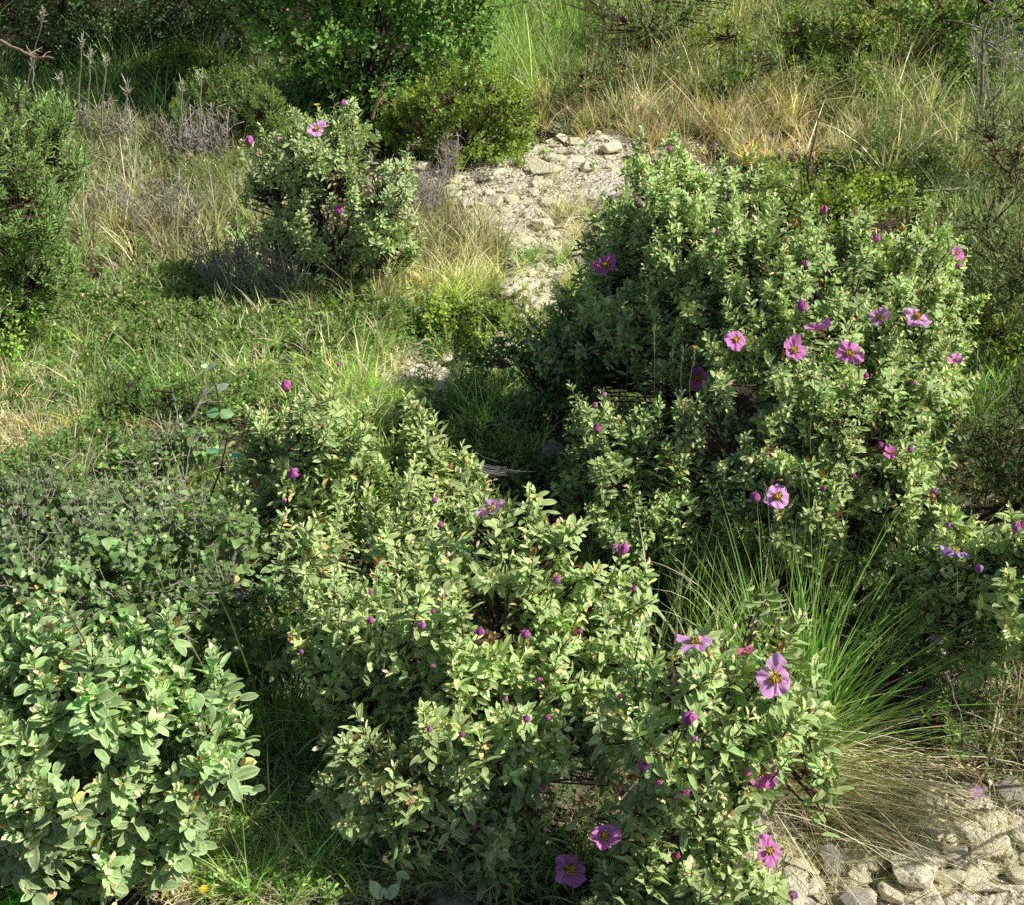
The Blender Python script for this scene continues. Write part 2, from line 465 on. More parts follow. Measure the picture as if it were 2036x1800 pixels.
def scatter_gravel():
    tp = []
    for k in range(6):
        me = hull_mesh('chip', 9, .5, 90 + k, 0)
        V = np.zeros(len(me.vertices) * 3); me.vertices.foreach_get('co', V)
        F = np.zeros(len(me.polygons) * 3, int); me.polygons.foreach_get('vertices', F)
        tp.append((V.reshape(-1, 3), F.reshape(-1, 3))); bpy.data.meshes.remove(me)
    N = 170000
    x = rng.uniform(-2.2, 3.2, N); y = rng.uniform(1.0, 7.4, N)
    keep = rng.uniform(0, 1, N) < (gully(x, y) ** 1.3 * np.where(y < 2.4, 1.3, 1.0) + .012)
    x, y = x[keep], y[keep]; N = len(x)
    s = (.004 + .030 * rng.beta(1.0, 4.5, N)) * np.where(y < 2.4, .75, 1.0)
    Vs, Ts = [], []; off = 0
    for k, (V, F) in enumerate(tp):
        idx = np.where(np.arange(N) % 6 == k)[0]
        a = rng.uniform(0, 6.3, len(idx)); c, sn = np.cos(a), np.sin(a); tl = rng.normal(0, .35, len(idx))
        X = V[None, :, 0] * c[:, None] - V[None, :, 1] * sn[:, None]; Y = V[None, :, 0] * sn[:, None] + V[None, :, 1] * c[:, None]
        Z = V[None, :, 2] + X * tl[:, None]
        sc = s[idx][:, None]
        W = np.stack([X * sc + x[idx][:, None], Y * sc + y[idx][:, None], Z * sc + (gz(x[idx], y[idx]) + .0 + s[idx] * .12)[:, None] + .004], -1)
        Vs.append(W.reshape(-1, 3)); Ts.append((F[None] + (np.arange(len(idx)) * len(V))[:, None, None] + off).reshape(-1, 3)); off += len(V) * len(idx)
    o = obj('gravel', mesh_np('gravel', np.concatenate(Vs), tris=np.concatenate(Ts), smooth=False), M_rock)
    tag(o, 'pale limestone gravel chips strewn along the bare strips', 'gravel', kind='stuff')


scatter_gravel()


# ------------------------------------------------------------------ shrubs
def pal(base, n, var=.16, warm=.0):
    b = np.array(base)[None] * np.exp(rng.normal(0, var, (n, 1)))
    b = b * (1 + rng.normal(0, .06, (n, 3)))
    b[:, 0] *= 1 + warm * rng.uniform(0, 1, n)
    return np.clip(b, .005, .95)


def dep_off(px, py):
    return .12 * math.sin(px * .031 + py * .017)


class Lobe:
    def __init__(s, px, py, z, rx, ry, dep=None, plane=None):
        s.c = P(px, py, z) if plane is None else CAM + ray(px, py) * ((plane - dep_off(px, py)) / ray(px, py)[1]); m = mpp(s.c)
        s.r = np.array([rx * m, (dep if dep else (rx + ry) * .5) * m, ry * m])

    def sd(s, p): return np.linalg.norm((p - s.c) / s.r, axis=-1)


KIND = {
    # leaf length, templates, spacing, nodes per shoot, leaves per node, internode, axis up-bias, colours, material, noise gap
    'cistus': dict(L=.0305, T=T_C, sp=.038, nodes=7, per=2, inter=.0125, up=.75, gap=.30, col=(.122, .203, .056), col2=(.32, .378, .155), M=M_cist, ang=(18, 82), dead=.05, var=.17, twist=90),
    'cistus_far': dict(L=.029, T=T_CF, sp=.044, nodes=6, per=2, inter=.0125, up=.75, gap=.32, col=(.12, .20, .058), col2=(.31, .37, .155), M=M_cist, ang=(18, 80), dead=.03, var=.2, twist=90),
    'broad': dict(L=.030, T=T_O, sp=.062, nodes=9, per=1, inter=.013, up=.35, gap=.35, col=(.055, .135, .028), col2=(.12, .24, .045), M=M_leaf, ang=(40, 75), dead=.02, var=.3, twist=137),
    'mastic': dict(L=.020, T=T_O, sp=.045, nodes=9, per=2, inter=.010, up=.4, gap=.34, col=(.10, .155, .020), col2=(.22, .27, .03), M=M_leaf, ang=(35, 70), dead=.03, var=.3, twist=60),
    'fine': dict(L=.024, T=T_L, sp=.036, nodes=12, per=2, inter=.0075, up=.9, gap=.30, col=(.085, .16, .035), col2=(.18, .26, .07), M=M_leaf, ang=(20, 60), dead=.02, var=.28, twist=90),
    'olive': dict(L=.026, T=T_L, sp=.048, nodes=10, per=2, inter=.012, up=.8, gap=.38, col=(.10, .14, .045), col2=(.19, .23, .08), M=M_leaf, ang=(25, 65), dead=.06, var=.3, twist=90),
    'smilax': dict(L=.034, T=T_H, sp=.070, nodes=6, per=1, inter=.022, up=.5, gap=.42, col=(.075, .125, .040), col2=(.20, .24, .13), M=M_leaf, ang=(50, 95), dead=.03, var=.35, twist=137),
}
KIND['cistus_broad'] = dict(KIND['cistus'], T=T_CB, L=.034)
SHRUBS = {}


def shoots(p, A, K, size):
    """leaf transforms for shoots at points p with axis A"""
    n = len(p)
    ref = norm(rng.normal(size=(n, 3))); B = norm(np.cross(A, ref)); C = np.cross(A, B)
    pos, yd, nr, sz, age, ws = [], [], [], [], [], []
    nodes, per = K['nodes'], K['per']
    psi0 = rng.uniform(0, 2 * PI, n)
    drop = rng.uniform(0, 1, n)
    bend = norm(rng.normal(size=(n, 3))) * .12
    for k in range(nodes):
        s = (.003 + k * K['inter'] * (1 + .12 * rng.normal(size=n))) * size
        t = k / max(1, nodes - 1)
        for q in range(per):
            psi = psi0 + math.radians(K['twist']) * k + q * 2 * PI / per + rng.normal(0, .22, n)
            phi = np.radians(K['ang'][0] + (K['ang'][1] - K['ang'][0]) * t ** .8 + rng.normal(0, 9, n))
            rad = np.cos(psi)[:, None] * B + np.sin(psi)[:, None] * C
            d = np.cos(phi)[:, None] * A + np.sin(phi)[:, None] * rad
            d[:, 2] -= .12 * t
            nn = np.sin(phi)[:, None] * A - np.cos(phi)[:, None] * rad + rng.normal(0, .22, (n, 3))
            L = K['L'] * size * (.42 + .58 * min(1, t * 2.2)) * np.exp(rng.normal(0, .14, n))
            keep = rng.uniform(0, 1, n) > (.05 + .35 * max(0, t - .6))
            pp = p - A * s[:, None] + bend * (s ** 2 * 12)[:, None]
            pos.append(pp[keep]); yd.append(d[keep]); nr.append(nn[keep]); sz.append(L[keep]); age.append(np.full(keep.sum(), t)); ws.append(np.exp(rng.normal(0, .12, keep.sum())))
    return [np.concatenate(a) for a in (pos, yd, nr, sz, age, ws)]


def shrub(name, label, cat, base, lobes, kind, size=1.0, group=None, dens=1.0, col=None, col2=None, bark=None, clear=(), gap=None, leafname='foliage', inner=.5, seed=0, stems=True, plane=False):
    K = dict(KIND[kind])
    if gap is not None: K['gap'] = gap
    if col is not None: K['col'] = col
    if col2 is not None: K['col2'] = col2
    b = G(*base)
    root = empty(name, b, label, cat, group)
    lobes = [Lobe(*l, plane=b[1] if plane else None) for l in lobes]
    T, AX = [], []
    for L in lobes:
        r = L.r; area = 4 * PI * (((r[0] * r[1]) ** 1.6 + (r[0] * r[2]) ** 1.6 + (r[1] * r[2]) ** 1.6) / 3) ** (1 / 1.6)
        n = int(area / (K['sp'] * size) ** 2 * dens)
        d = norm(rng.normal(size=(int(n * 1.5), 3)))
        keep = rng.uniform(0, 1, len(d)) < np.where(d[:, 2] < -.2, .45, 1)
        d = d[keep]
        k = 1 + .24 * vnoise(d * r + L.c, 11, seed + 1) + rng.normal(0, .09, len(d))
        ni = rng.uniform(0, 1, len(d)) < inner * .4
        out_ = rng.uniform(0, 1, len(d)) < .10; k = np.where(out_, k * rng.uniform(1.08, 1.30, len(d)), k)
        k = np.where(ni, k * rng.uniform(.45, .9, len(d)), k)
        p = L.c + d * r * k[:, None]
        g = vnoise(p, 24 / size ** .5, seed + 2) + rng.normal(0, .12, len(p)) > -.95 + 2 * K['gap'] * .95
        o = np.ones(len(p), bool)
        for M in lobes:
            if M is not L: o &= M.sd(p) > .72
        o &= p[:, 2] > gz(p[:, 0], p[:, 1]) + .015
        p, d = p[g & o], d[g & o]
        nn = norm(d / r)
        a = norm(nn * (1 - K['up'] * .5) + np.array([0, 0, 1.0]) * K['up'] + rng.normal(0, .28, nn.shape))
        if len(p) == 0: continue
        if kind.startswith('cistus'):
            nbr = min(len(p), max(6, len(p) // 5)); ib = rng.permutation(len(p))[:nbr]
            bt = p[ib] + a[ib] * rng.normal(.015, .030, (nbr, 1)) * size; ba = a[ib]
            m_ = rng.integers(5, 12, nbr); R_ = np.repeat(np.arange(nbr), m_)
            s_ = rng.uniform(0, .13, len(R_)) ** 1.0 * size; first = np.r_[True, R_[1:] != R_[:-1]]; s_[first] = 0
            rd = norm(np.cross(ba[R_], norm(rng.normal(size=(len(R_), 3))))); sp_ = (.004 + .42 * s_ * rng.uniform(.3, 1, len(R_)))[:, None]
            p = bt[R_] - ba[R_] * s_[:, None] + rd * sp_; a = norm(ba[R_] + rd * np.where(first, .05, .55)[:, None] + rng.normal(0, .12, rd.shape) + [0, 0, .15])
            ok = p[:, 2] > gz(p[:, 0], p[:, 1]) + .012; p, a = p[ok], a[ok]
        T.append(p); AX.append(a)
    T = np.concatenate(T); AX = np.concatenate(AX)
    if len(clear):
        for c in clear: # keep shoots off the line from a bloom outwards
            dd = np.linalg.norm(T - c[0], axis=1); m = dd > c[1]
            v = T - c[0]; w = norm(CAM - c[0]); al = v @ w; pr = np.linalg.norm(v - al[:, None] * w, axis=1)
            m &= ~((al > -.01) & (al < .14) & (pr < c[1] * 1.45))
            T, AX = T[m], AX[m]
    # stems
    paths, rads = [], []
    zt = np.array(b); nb = max(4, min(45, len(T) // 24))
    mains = []
    for i in range(nb):
        e = T[rng.integers(0, len(T))]; e = zt + (e - zt) * .72
        q = curve(zt + rng.normal(0, .012, 3) * [1, 1, 0] - [0, 0, .01], e, .04, 8, .010)
        mains.append(q); R = .0065 * size ** .5
        paths.append(q); rads.append(np.linspace(R, R * .45, 8))
    MP = np.concatenate([q[2:] for q in mains])
    sel = rng.permutation(len(T))[:1400]
    for i in sel:
        t = T[i]; bk = t - AX[i] * .07 * size
        c = MP + 0; dd = np.linalg.norm(c - bk, axis=1) + np.maximum(0, c[:, 2] - bk[2]) * 2
        a = c[np.argmin(dd)]
        mid = (a * .45 + bk * .55) + rng.normal(0, .008, 3)
        paths.append(np.array([a, mid, bk, t])); rads.append(np.array([.0028, .0022, .0016, .0007]) * size ** .4)
    if stems:
        V, F = tubes(paths, rads, 4)
        obj('branches', mesh_np('branches', V - b, F), bark or M_bark, root)
    pos, yd, nr, sz, age, ws = shoots(T, AX, K, size)
    n = len(pos)
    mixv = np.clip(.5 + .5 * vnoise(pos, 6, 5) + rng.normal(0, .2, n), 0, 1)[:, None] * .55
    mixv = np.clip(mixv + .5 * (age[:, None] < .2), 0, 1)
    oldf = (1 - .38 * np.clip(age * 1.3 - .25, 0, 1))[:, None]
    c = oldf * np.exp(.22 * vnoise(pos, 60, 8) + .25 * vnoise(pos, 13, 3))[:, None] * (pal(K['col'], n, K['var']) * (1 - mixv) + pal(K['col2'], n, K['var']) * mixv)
    dead = rng.uniform(0, 1, n) < K['dead'] * (.4 + 1.6 * age)
    c[dead] = pal((.36, .24, .08), dead.sum(), .3); sz[dead] *= .7
    if kind.startswith('cistus'):
        tip = (age < .01) & (rng.uniform(0, 1, n) < .35); c[tip] = pal((.48, .36, .26), tip.sum(), .15)
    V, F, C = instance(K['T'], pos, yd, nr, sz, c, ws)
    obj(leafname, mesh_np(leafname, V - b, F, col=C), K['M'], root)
    return root, lobes, b, T, AX


# flowers ------------------------------------------------------------
def flower_mesh(seed, cup=.35, ragged=.0):
    r = np.random.default_rng(seed); Vs, Fs, Cs = [], [], []; off = 0
    nu, nv = 8, 8
    for k in range(5):
        a0 = k * 2 * PI / 5 + r.normal(0, .15); ph = r.uniform(0, 6, 6); ln = 1 + r.normal(0, .13); cp = cup + r.normal(0, .24)
        V = []; C = []
        for i in range(nu + 1):
            t = i / nu
            w = (.08 + .62 * math.sin(min(1, t * 1.12) * PI * .5) ** 1.25) * (1 - .25 * max(0, t - .8) * 5 * .35)
            for j in range(nv + 1):
                s = -1 + 2 * j / nv
                rr = t * ln * (1 - .30 * abs(s) ** 2.2 * t - (.05 * math.cos(s * 3.2)) * (t > .9) * -1)
                x = rr; y = s * w * (t ** .55)
                z = cp * rr ** 1.3 - .12 * rr ** 3 + + .14 * t * math.sin(5.2 * s + ph[0] + 2 * t) + .10 * t * math.sin(9 * s + ph[1] - 3 * t) + .03 * math.sin(8 * t + ph[2] + 3 * s) * t + .02 * (k % 2)
                x, y = x * math.cos(a0) - y * math.sin(a0), x * math.sin(a0) + y * math.cos(a0)
                V.append((x, y, z))
                sh = .82 + .22 * t + .10 * math.sin(9 * s + ph[1] - 3 * t) + .05 * math.sin(14 * s + ph[3])
                base = np.array([1.0, .46, .84]) * sh
                if t < .36: base = base * .12 + np.array([1.0, .62, .06]) * .9
                C.append((*base, 1))
        F = [(i * (nv + 1) + j + off, i * (nv + 1) + j + 1 + off, (i + 1) * (nv + 1) + j + 1 + off, (i + 1) * (nv + 1) + j + off) for i in range(nu) for j in range(nv)]
        Vs.append(V); Cs.append(C); Fs += F; off += len(V)
    return mesh_np('petals', np.concatenate(Vs), np.array(Fs), col=np.clip(np.concatenate(Cs), 0, 1))


def stamens_mesh(seed):
    r = np.random.default_rng(seed); paths, rads = [], []
    for i in range(90):
        d = norm(np.array([r.normal(0, .6), r.normal(0, .6), 1.0])); L = r.uniform(.25, .44)
        e = d * L; paths.append(np.array([[0, 0, 0], e * .8, e * .86, e * .97, e * 1.06])); rads.append(np.array([.010, .008, .040, .048, .012]))
    V, F = tubes(paths, rads, 5)
    return mesh_np('stamens', V, F)


def calyx_mesh(open_=1.0, seed=0):
    tpl = leaf_tpl(4, 2, .7, .5, -.9, 0, 'heart')
    a = np.arange(5) * 2 * PI / 5 + .3
    yd = np.stack([np.cos(a) * open_, np.sin(a) * open_, np.full(5, 1.0)], -1)
    nr = np.stack([-np.cos(a), -np.sin(a), np.full(5, open_)], -1)
    V, F, C = instance([tpl], np.tile([0, 0, -.12], (5, 1)), yd, nr, np.full(5, .62 if open_ > .8 else 1.0), pal((.24, .27, .13), 5, .1))
    return mesh_np('sepals', V, F, col=C)


def bud_mesh(seed):
    """crumpled petals pushing out of the calyx"""
    r = np.random.default_rng(seed); V, C = [], []; nu, nv = 8, 14
    ph = r.uniform(0, 6, 5)
    for i in range(nu + 1):
        t = i / nu
        for j in range(nv):
            a = j * 2 * PI / nv
            rad = .42 * math.sin(PI * (.12 + .80 * t)) ** .7 * (1 + .36 * math.sin(5 * a + ph[0] + 3 * t) * t + .22 * math.sin(8 * a + ph[1]) * t)
            if i == nu: rad *= .35
            z = t * 1.0 + .2 * math.sin(4 * a + ph[2]) * t
            V.append((rad * math.cos(a), rad * math.sin(a), z))
            sh = .8 + .35 * math.sin(5 * a + ph[0] + 3 * t)
            C.append((min(1, 1.0 * sh), .34 * sh, min(1, .80 * sh), 1))
    F = [(i * nv + j, i * nv + (j + 1) % nv, (i + 1) * nv + (j + 1) % nv, (i + 1) * nv + j) for i in range(nu) for j in range(nv)]
    return mesh_np('bud', np.array(V), np.array(F), col=np.array(C))


FLW = [flower_mesh(s, c) for s, c in ((1, .25), (2, .45), (3, .15), (4, .6), (5, .3), (6, .8))]
for m in FLW: m.materials.append(M_petal)
STA = [stamens_mesh(s) for s in (1, 2)]
for m in STA: m.materials.append(M_stamen)
CAL = calyx_mesh(1.0); CAL.materials.append(M_calyx)
CALB = calyx_mesh(.42); CALB.materials.append(M_calyx)
BUD = [bud_mesh(s) for s in (1, 2, 3, 4)]
for m in BUD: m.materials.append(M_petal)

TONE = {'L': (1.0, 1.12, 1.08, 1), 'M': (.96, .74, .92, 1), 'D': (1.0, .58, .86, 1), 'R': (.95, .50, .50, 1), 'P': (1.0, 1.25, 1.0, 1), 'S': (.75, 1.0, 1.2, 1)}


def locate(px, py, lobes, out=1.10):
    """where the sight line first meets the canopy"""
    r = ray(px, py); best = None
    for L in lobes:
        o = (CAM - L.c) / (L.r * out); d = r / (L.r * out)
        A, B, C = d @ d, 2 * o @ d, o @ o - 1
        D = B * B - 4 * A * C
        if D > 0:
            t = (-B - math.sqrt(D)) / (2 * A)
            if best is None or t < best[0]: best = (t, L)
    if best is None:
        bt = min(lobes, key=lambda L: np.linalg.norm(np.cross(L.c - CAM, r)) / np.linalg.norm(r) / L.r.max())
        t = ((bt.c - CAM) @ r) / (r @ r); best = (t, bt)
    p = CAM + r * best[0]
    return p, norm((p - best[1].c) / best[1].r ** 2), best[1]


def add_blooms(root, lobes, b, items, pre):
    for it, (p, nr) in zip(items, pre):
        px, py, s, tone, typ = it[:5]
        face = it[5] if len(it) > 5 else None
        m = mpp(p); D = s * m
        ax = norm(np.array(nr) * .4 + np.array([0, 0, .75]) + SUN * .35) if face is None else norm(np.array(face, float))
        quat = Vector(ax).to_track_quat('Z', 'Y')
        rot = quat.to_matrix() @ Matrix.Rotation(rng.uniform(0, 6), 3, 'Z')
        L = p - b
        if typ == 'f':
            sc = D * .47; an = float(rng.uniform(.78, 1.0))
            o = obj('flower', FLW[int(rng.integers(0, 6)) if len(it) < 7 else it[6]], None, root, L)
            o.scale = (sc, sc * an, sc); o.rotation_euler = rot.to_euler(); o.color = TONE[tone]
            c = obj('stamens', STA[int(rng.integers(0, 2))], None, o); c.scale = (1.0,) * 3
            e = obj('sepals', CAL, None, o)
        else:
            sc = D * .84
            o = obj('bud', BUD[int(rng.integers(0, 4))], None, root, L)
            o.scale = (sc,) * 3; o.rotation_euler = rot.to_euler(); o.color = TONE[tone]
            c = obj('sepals', CALB, None, o)
        k = obj('stalk', STALK[typ], None, o)


STALK = {}
for _t, _l in (('f', 2.6), ('b', 4.5)):
    _V, _F = tubes([np.array([[0, 0, -.04], [.03, .02, -_l * .35], [.02, .1, -_l * .7], [-.1, .12, -_l]])], [np.array([.045, .04, .04, .05]) * (1 if _t == 'f' else 1.6)], 6)
    STALK[_t] = mesh_np('stalk', _V, _F, col=np.tile([.24, .25, .11, 0], (len(_V), 1))); STALK[_t].materials.append(M_calyx)


def cistus(label, base, lobes, blooms, kind='cistus', size=1.0, **kw):
    LB = [Lobe(*l) for l in lobes]; pre = []; clear = []
    for it in blooms:
        p, nr, L = locate(it[0], it[1], LB, 1.14)
        pre.append((p, nr)); clear.append((p, max(.012, it[2] * mpp(p) * .55)))
    root, lb, b, T, AX = shrub('rock_rose', label, 'shrub', base, lobes, kind, size=size, clear=clear, group='flowering grey leaved rock rose shrubs', **kw)
    add_blooms(root, lb, b, blooms, pre)
    # withered orange calyces on some tips
    for i in rng.permutation(len(T))[:min(40, max(3, len(T) // 28))]:
        o = obj('withered_bloom', WITH[int(rng.integers(0, 3))], None, root, T[i] + AX[i] * .004 - b)
        o.scale = (float(rng.uniform(.8, 1.25)),) * 3; o.rotation_euler = (Vector(AX[i]).to_track_quat('Z', 'Y').to_matrix() @ Matrix.Rotation(rng.uniform(0, 6), 3, 'Z')).to_euler()


def withered_mesh(seed):
    tpl = leaf_tpl(4, 2, .55, .5, -.7, .09, 'heart', seed=seed); n = 5
    a = np.arange(n) * 2 * PI / n; rd = np.stack([np.cos(a), np.sin(a), np.zeros(n)], -1)
    V, F, C = instance([tpl], np.zeros((n, 3)), rd * .55 + [0, 0, 1], [0, 0, .5] - rd, np.full(n, .018) * rng.uniform(.7, 1.1, n), pal((.50, .31, .14), n, .3))
    return mesh_np('withered_bloom', V, F, col=C)


WITH = [withered_mesh(i) for i in range(3)]
for m in WITH: m.materials.append(M_calyx)
f, d_ = 'f', 'b'
up = (.15, -.35, .85)
cistus('large front shrub full of small magenta buds with one tilted lilac flower at its top', (900, 1560), [
    (880, 1230, .46, 190, 150), (1010, 1110, .50, 130, 120), (1080, 1260, .44, 140, 130), (720, 1290, .38, 150, 130), (860, 1420, .34, 190, 120),
    (1060, 1420, .36, 150, 110), (1190, 1180, .42, 110, 100), (720, 1420, .26, 110, 110), (760, 1530, .20, 120, 90), (900, 1600, .16, 110, 80),
    (1010, 1640, .15, 75, 80), (800, 1060, .40, 80, 90), (1200, 1330, .40, 110, 100), (640, 1180, .34, 90, 100)],
    [(980, 1018, 62, 'L', f, (-.5, .1, .75), 3), (877, 1050, 14, 'D', d_), (862, 1000, 14, 'D', d_), (1235, 1102, 30, 'M', d_), (1105, 1160, 20, 'M', d_), (1258, 1175, 14, 'D', d_),
     (738, 1240, 20, 'M', d_), (838, 1250, 20, 'M', d_), (952, 1262, 22, 'M', d_), (1043, 1268, 26, 'M', d_), (737, 1183, 12, 'D', d_), (1046, 1435, 20, 'M', d_),
     (1088, 1432, 15, 'M', d_), (853, 1455, 15, 'M', d_), (917, 1465, 16, 'M', d_), (1230, 1388, 14, 'M', d_), (1257, 1416, 22, 'M', d_), (1075, 1572, 18, 'M', d_),
     (945, 1645, 15, 'R', d_), (858, 1328, 12, 'D', d_), (1005, 1395, 14, 'P', d_), (1150, 1260, 13, 'D', d_), (600, 1300, 12, 'D', d_), (1220, 1095, 16, 'P', d_), (1070, 1356, 12, 'D', d_), (860, 1220, 12, 'D', d_)], seed=1, gap=.29)
cistus('front right shrub with the largest pale lilac flower beside the green tussock', (1400, 1700), [
    (1380, 1380, .52, 150, 110), (1500, 1400, .50, 110, 90), (1330, 1530, .36, 130, 120), (1450, 1560, .30, 100, 110), (1400, 1680, .24, 140, 90),
    (1240, 1780, .10, 80, 45), (1540, 1300, .50, 70, 70), (1600, 1400, .44, 60, 60), (1280, 1400, .46, 80, 80), (1480, 1740, .14, 90, 70), (1340, 1790, .12, 110, 60)],
    [(1385, 1280, 74, 'L', f, (-.35, .35, .85), 2), (1482, 1302, 34, 'R', f, (0, .2, .9), 3), (1540, 1350, 82, 'L', f, (.05, -.75, .6), 0), (1365, 1437, 38, 'M', d_),
     (1378, 1474, 18, 'P', d_), (1277, 1530, 32, 'M', d_), (1308, 1560, 14, 'D', d_), (1360, 1583, 26, 'M', d_), (1512, 1535, 76, 'D', f, (-.1, -.35, .85), 4),
     (1528, 1693, 60, 'M', f, (.2, -.6, .7), 0), (1133, 1730, 72, 'M', f, (.35, -.5, .8), 2), (1200, 1665, 60, 'M', f, (.2, -.3, .8), 1), (1345, 1707, 18, 'R', d_), (1262, 1495, 12, 'R', d_), (1570, 1785, 26, 'P', d_), (1342, 1590, 12, 'D', d_)], seed=2, gap=.29)
cistus('small upright shrub with two magenta flower buds in the left middle of the grass', (600, 1120), [
    (650, 810, .46, 55, 60), (640, 900, .38, 85, 80), (560, 930, .30, 75, 90), (600, 1030, .22, 110, 90), (690, 870, .34, 50, 60), (520, 880, .34, 40, 60)],
    [(571, 777, 26, 'D', d_), (583, 950, 30, 'M', d_), (565, 1000, 13, 'P', d_), (672, 728, 10, 'D', d_)], seed=3, gap=.40)
cistus('low leafy shrub without flowers beside the spider silk', (860, 1040), [
    (800, 880, .30, 60, 60), (870, 880, .30, 60, 60), (850, 960, .26, 95, 80), (930, 960, .24, 50, 50)], [], seed=4)
cistus('left foreground shrub with broad pale felted leaves and no flowers', (180, 1660), [
    (60, 1290, .50, 110, 90), (200, 1380, .46, 150, 110), (380, 1400, .44, 80, 70), (120, 1500, .36, 170, 130), (300, 1500, .36, 130, 110),
    (60, 1620, .24, 130, 90), (220, 1620, .24, 90, 80), (-80, 1450, .40, 150, 150)], [], kind='cistus_broad', size=1.02, seed=5, gap=.28, col=(.118, .203, .072), col2=(.25, .34, .15))
cistus('tall round shrub right of the stony strip, one deep pink flower on its left', (1380, 850), [
    (1350, 400, .72, 140, 90), (1450, 500, .66, 160, 120), (1260, 480, .56, 110, 100), (1250, 610, .44, 110, 100), (1400, 640, .46, 130, 120), (1160, 620, .34, 70, 80), (1130, 700, .26, 70, 60), (1320, 320, .72, 70, 40)],
    [(1205, 530, 52, 'D', f, (-.3, -.5, .8), 1), (1272, 408, 14, 'D', d_), (1425, 463, 10, 'D', d_), (1385, 750, 46, 'D', f, (.2, -.9, .3), 5), (1330, 300, 12, 'D', d_), (1440, 395, 9, 'P', d_)],
    kind='cistus', size=.80, seed=6, gap=.28)
cistus('wide right shrub crowned with a row of open pink flowers', (1680, 980), [
    (1600, 560, .62, 150, 110), (1760, 560, .60, 130, 110), (1580, 700, .54, 150, 110), (1740, 720, .50, 150, 120), (1850, 640, .44, 80, 120), (1700, 470, .62, 90, 60), (1840, 500, .54, 70, 70),
    (1860, 800, .30, 70, 90)],
    [(1637, 425, 20, 'M', d_), (1741, 480, 18, 'M', d_), (1901, 505, 34, 'M', f, (.2, -.5, .8), 3), (1901, 533, 15, 'M', d_), (1598, 527, 14, 'D', d_), (1592, 618, 26, 'M', d_),
     (1463, 676, 48, 'M', f, (.0, -.6, .7), 2), (1634, 658, 48, 'M', f, (-.4, .2, .7), 5), (1578, 698, 52, 'M', f, (.1, -.5, .8), 1), (1688, 702, 52, 'M', f, (-.1, -.7, .6), 0),
     (1750, 632, 46, 'L', f, (-.6, -.4, .5), 3), (1822, 630, 58, 'L', f, (.1, -.5, .8), 2), (1900, 720, 42, 'M', f, (.1, .2, .9), 3), (1823, 500, 12, 'P', d_), (1672, 770, 10, 'D', d_), (1720, 750, 14, 'D', d_), (1815, 765, 12, 'P', d_)],
    kind='cistus', size=.82, seed=7, gap=.24)
cistus('right middle shrub in front of the crowned one with one lilac flower near its foot', (1600, 1180), [
    (1480, 880, .36, 120, 100), (1640, 900, .38, 120, 110), (1780, 940, .34, 100, 100), (1560, 1000, .26, 130, 80), (1700, 1050, .20, 120, 80), (1820, 1010, .22, 60, 70), (1440, 980, .24, 70, 70)],
    [(1545, 990, 62, 'L', f, (.1, -.6, .7), 4), (1500, 998, 26, 'M', d_), (1772, 903, 34, 'D', f, (-.2, -.2, .9), 3), (1808, 898, 18, 'P', d_), (1852, 984, 18, 'M', d_), (1694, 950, 12, 'D', d_), (1615, 1163, 16, 'D', d_), (1635, 975, 12, 'D', d_), (1748, 888, 14, 'D', d_)],
    size=.88, seed=8, gap=.28)
cistus('greener narrow shrub beside the lichened boulder with a single round magenta bud', (1240, 1120), [
    (1210, 860, .30, 70, 70), (1290, 900, .32, 80, 90), (1250, 980, .24, 100, 80), (1340, 980, .26, 70, 80), (1180, 950, .20, 60, 70), (1380, 900, .32, 40, 60), (1300, 1060, .16, 90, 60)],
    [(1186, 858, 22, 'M', d_), (1183, 810, 14, 'P', d_), (1200, 790, 13, 'P', d_), (1370, 884, 12, 'D', d_)], size=.85, seed=9, gap=.34, col=(.12, .215, .06), col2=(.25, .33, .12))
cistus('small round shrub at upper left with a pink flower on top, behind the grey twigs', (660, 590), [
    (640, 270, .56, 90, 60), (600, 340, .46, 110, 75), (710, 360, .44, 100, 80), (760, 430, .34, 60, 70), (640, 430, .30, 120, 70), (530, 340, .40, 45, 60), (700, 480, .22, 100, 60), (790, 480, .2, 50, 40), (560, 450, .22, 60, 50), (600, 225, .6, 40, 30), (512, 312, .46, 34, 34), (676, 236, .58, 34, 34)],
    [(630, 257, 38, 'L', f, (.1, -.6, .7), 0), (496, 288, 20, 'M', d_), (682, 211, 16, 'M', d_), (672, 424, 22, 'D', d_), (552, 280, 10, 'P', d_), (510, 310, 8, 'D', d_)],
    kind='cistus_far', size=.90, seed=10, gap=.34)
cistus('shrub cut by the right edge with a lilac flower seen edge on', (1980, 1300), [
    (1960, 1090, .36, 90, 80), (2040, 1120, .36, 110, 100), (1880, 1150, .26, 70, 60), (2010, 1200, .24, 90, 60), (1900, 1080, .34, 60, 50), (2140, 1180, .34, 140, 140)],
    [(1900, 1103, 68, 'S', f, (-.1, .5, .85), 2), (1945, 1138, 22, 'S', d_), (2018, 1058, 24, 'P', d_), (1885, 1050, 13, 'S', d_), (2030, 1050, 16, 'R', d_)], seed=11, gap=.33)

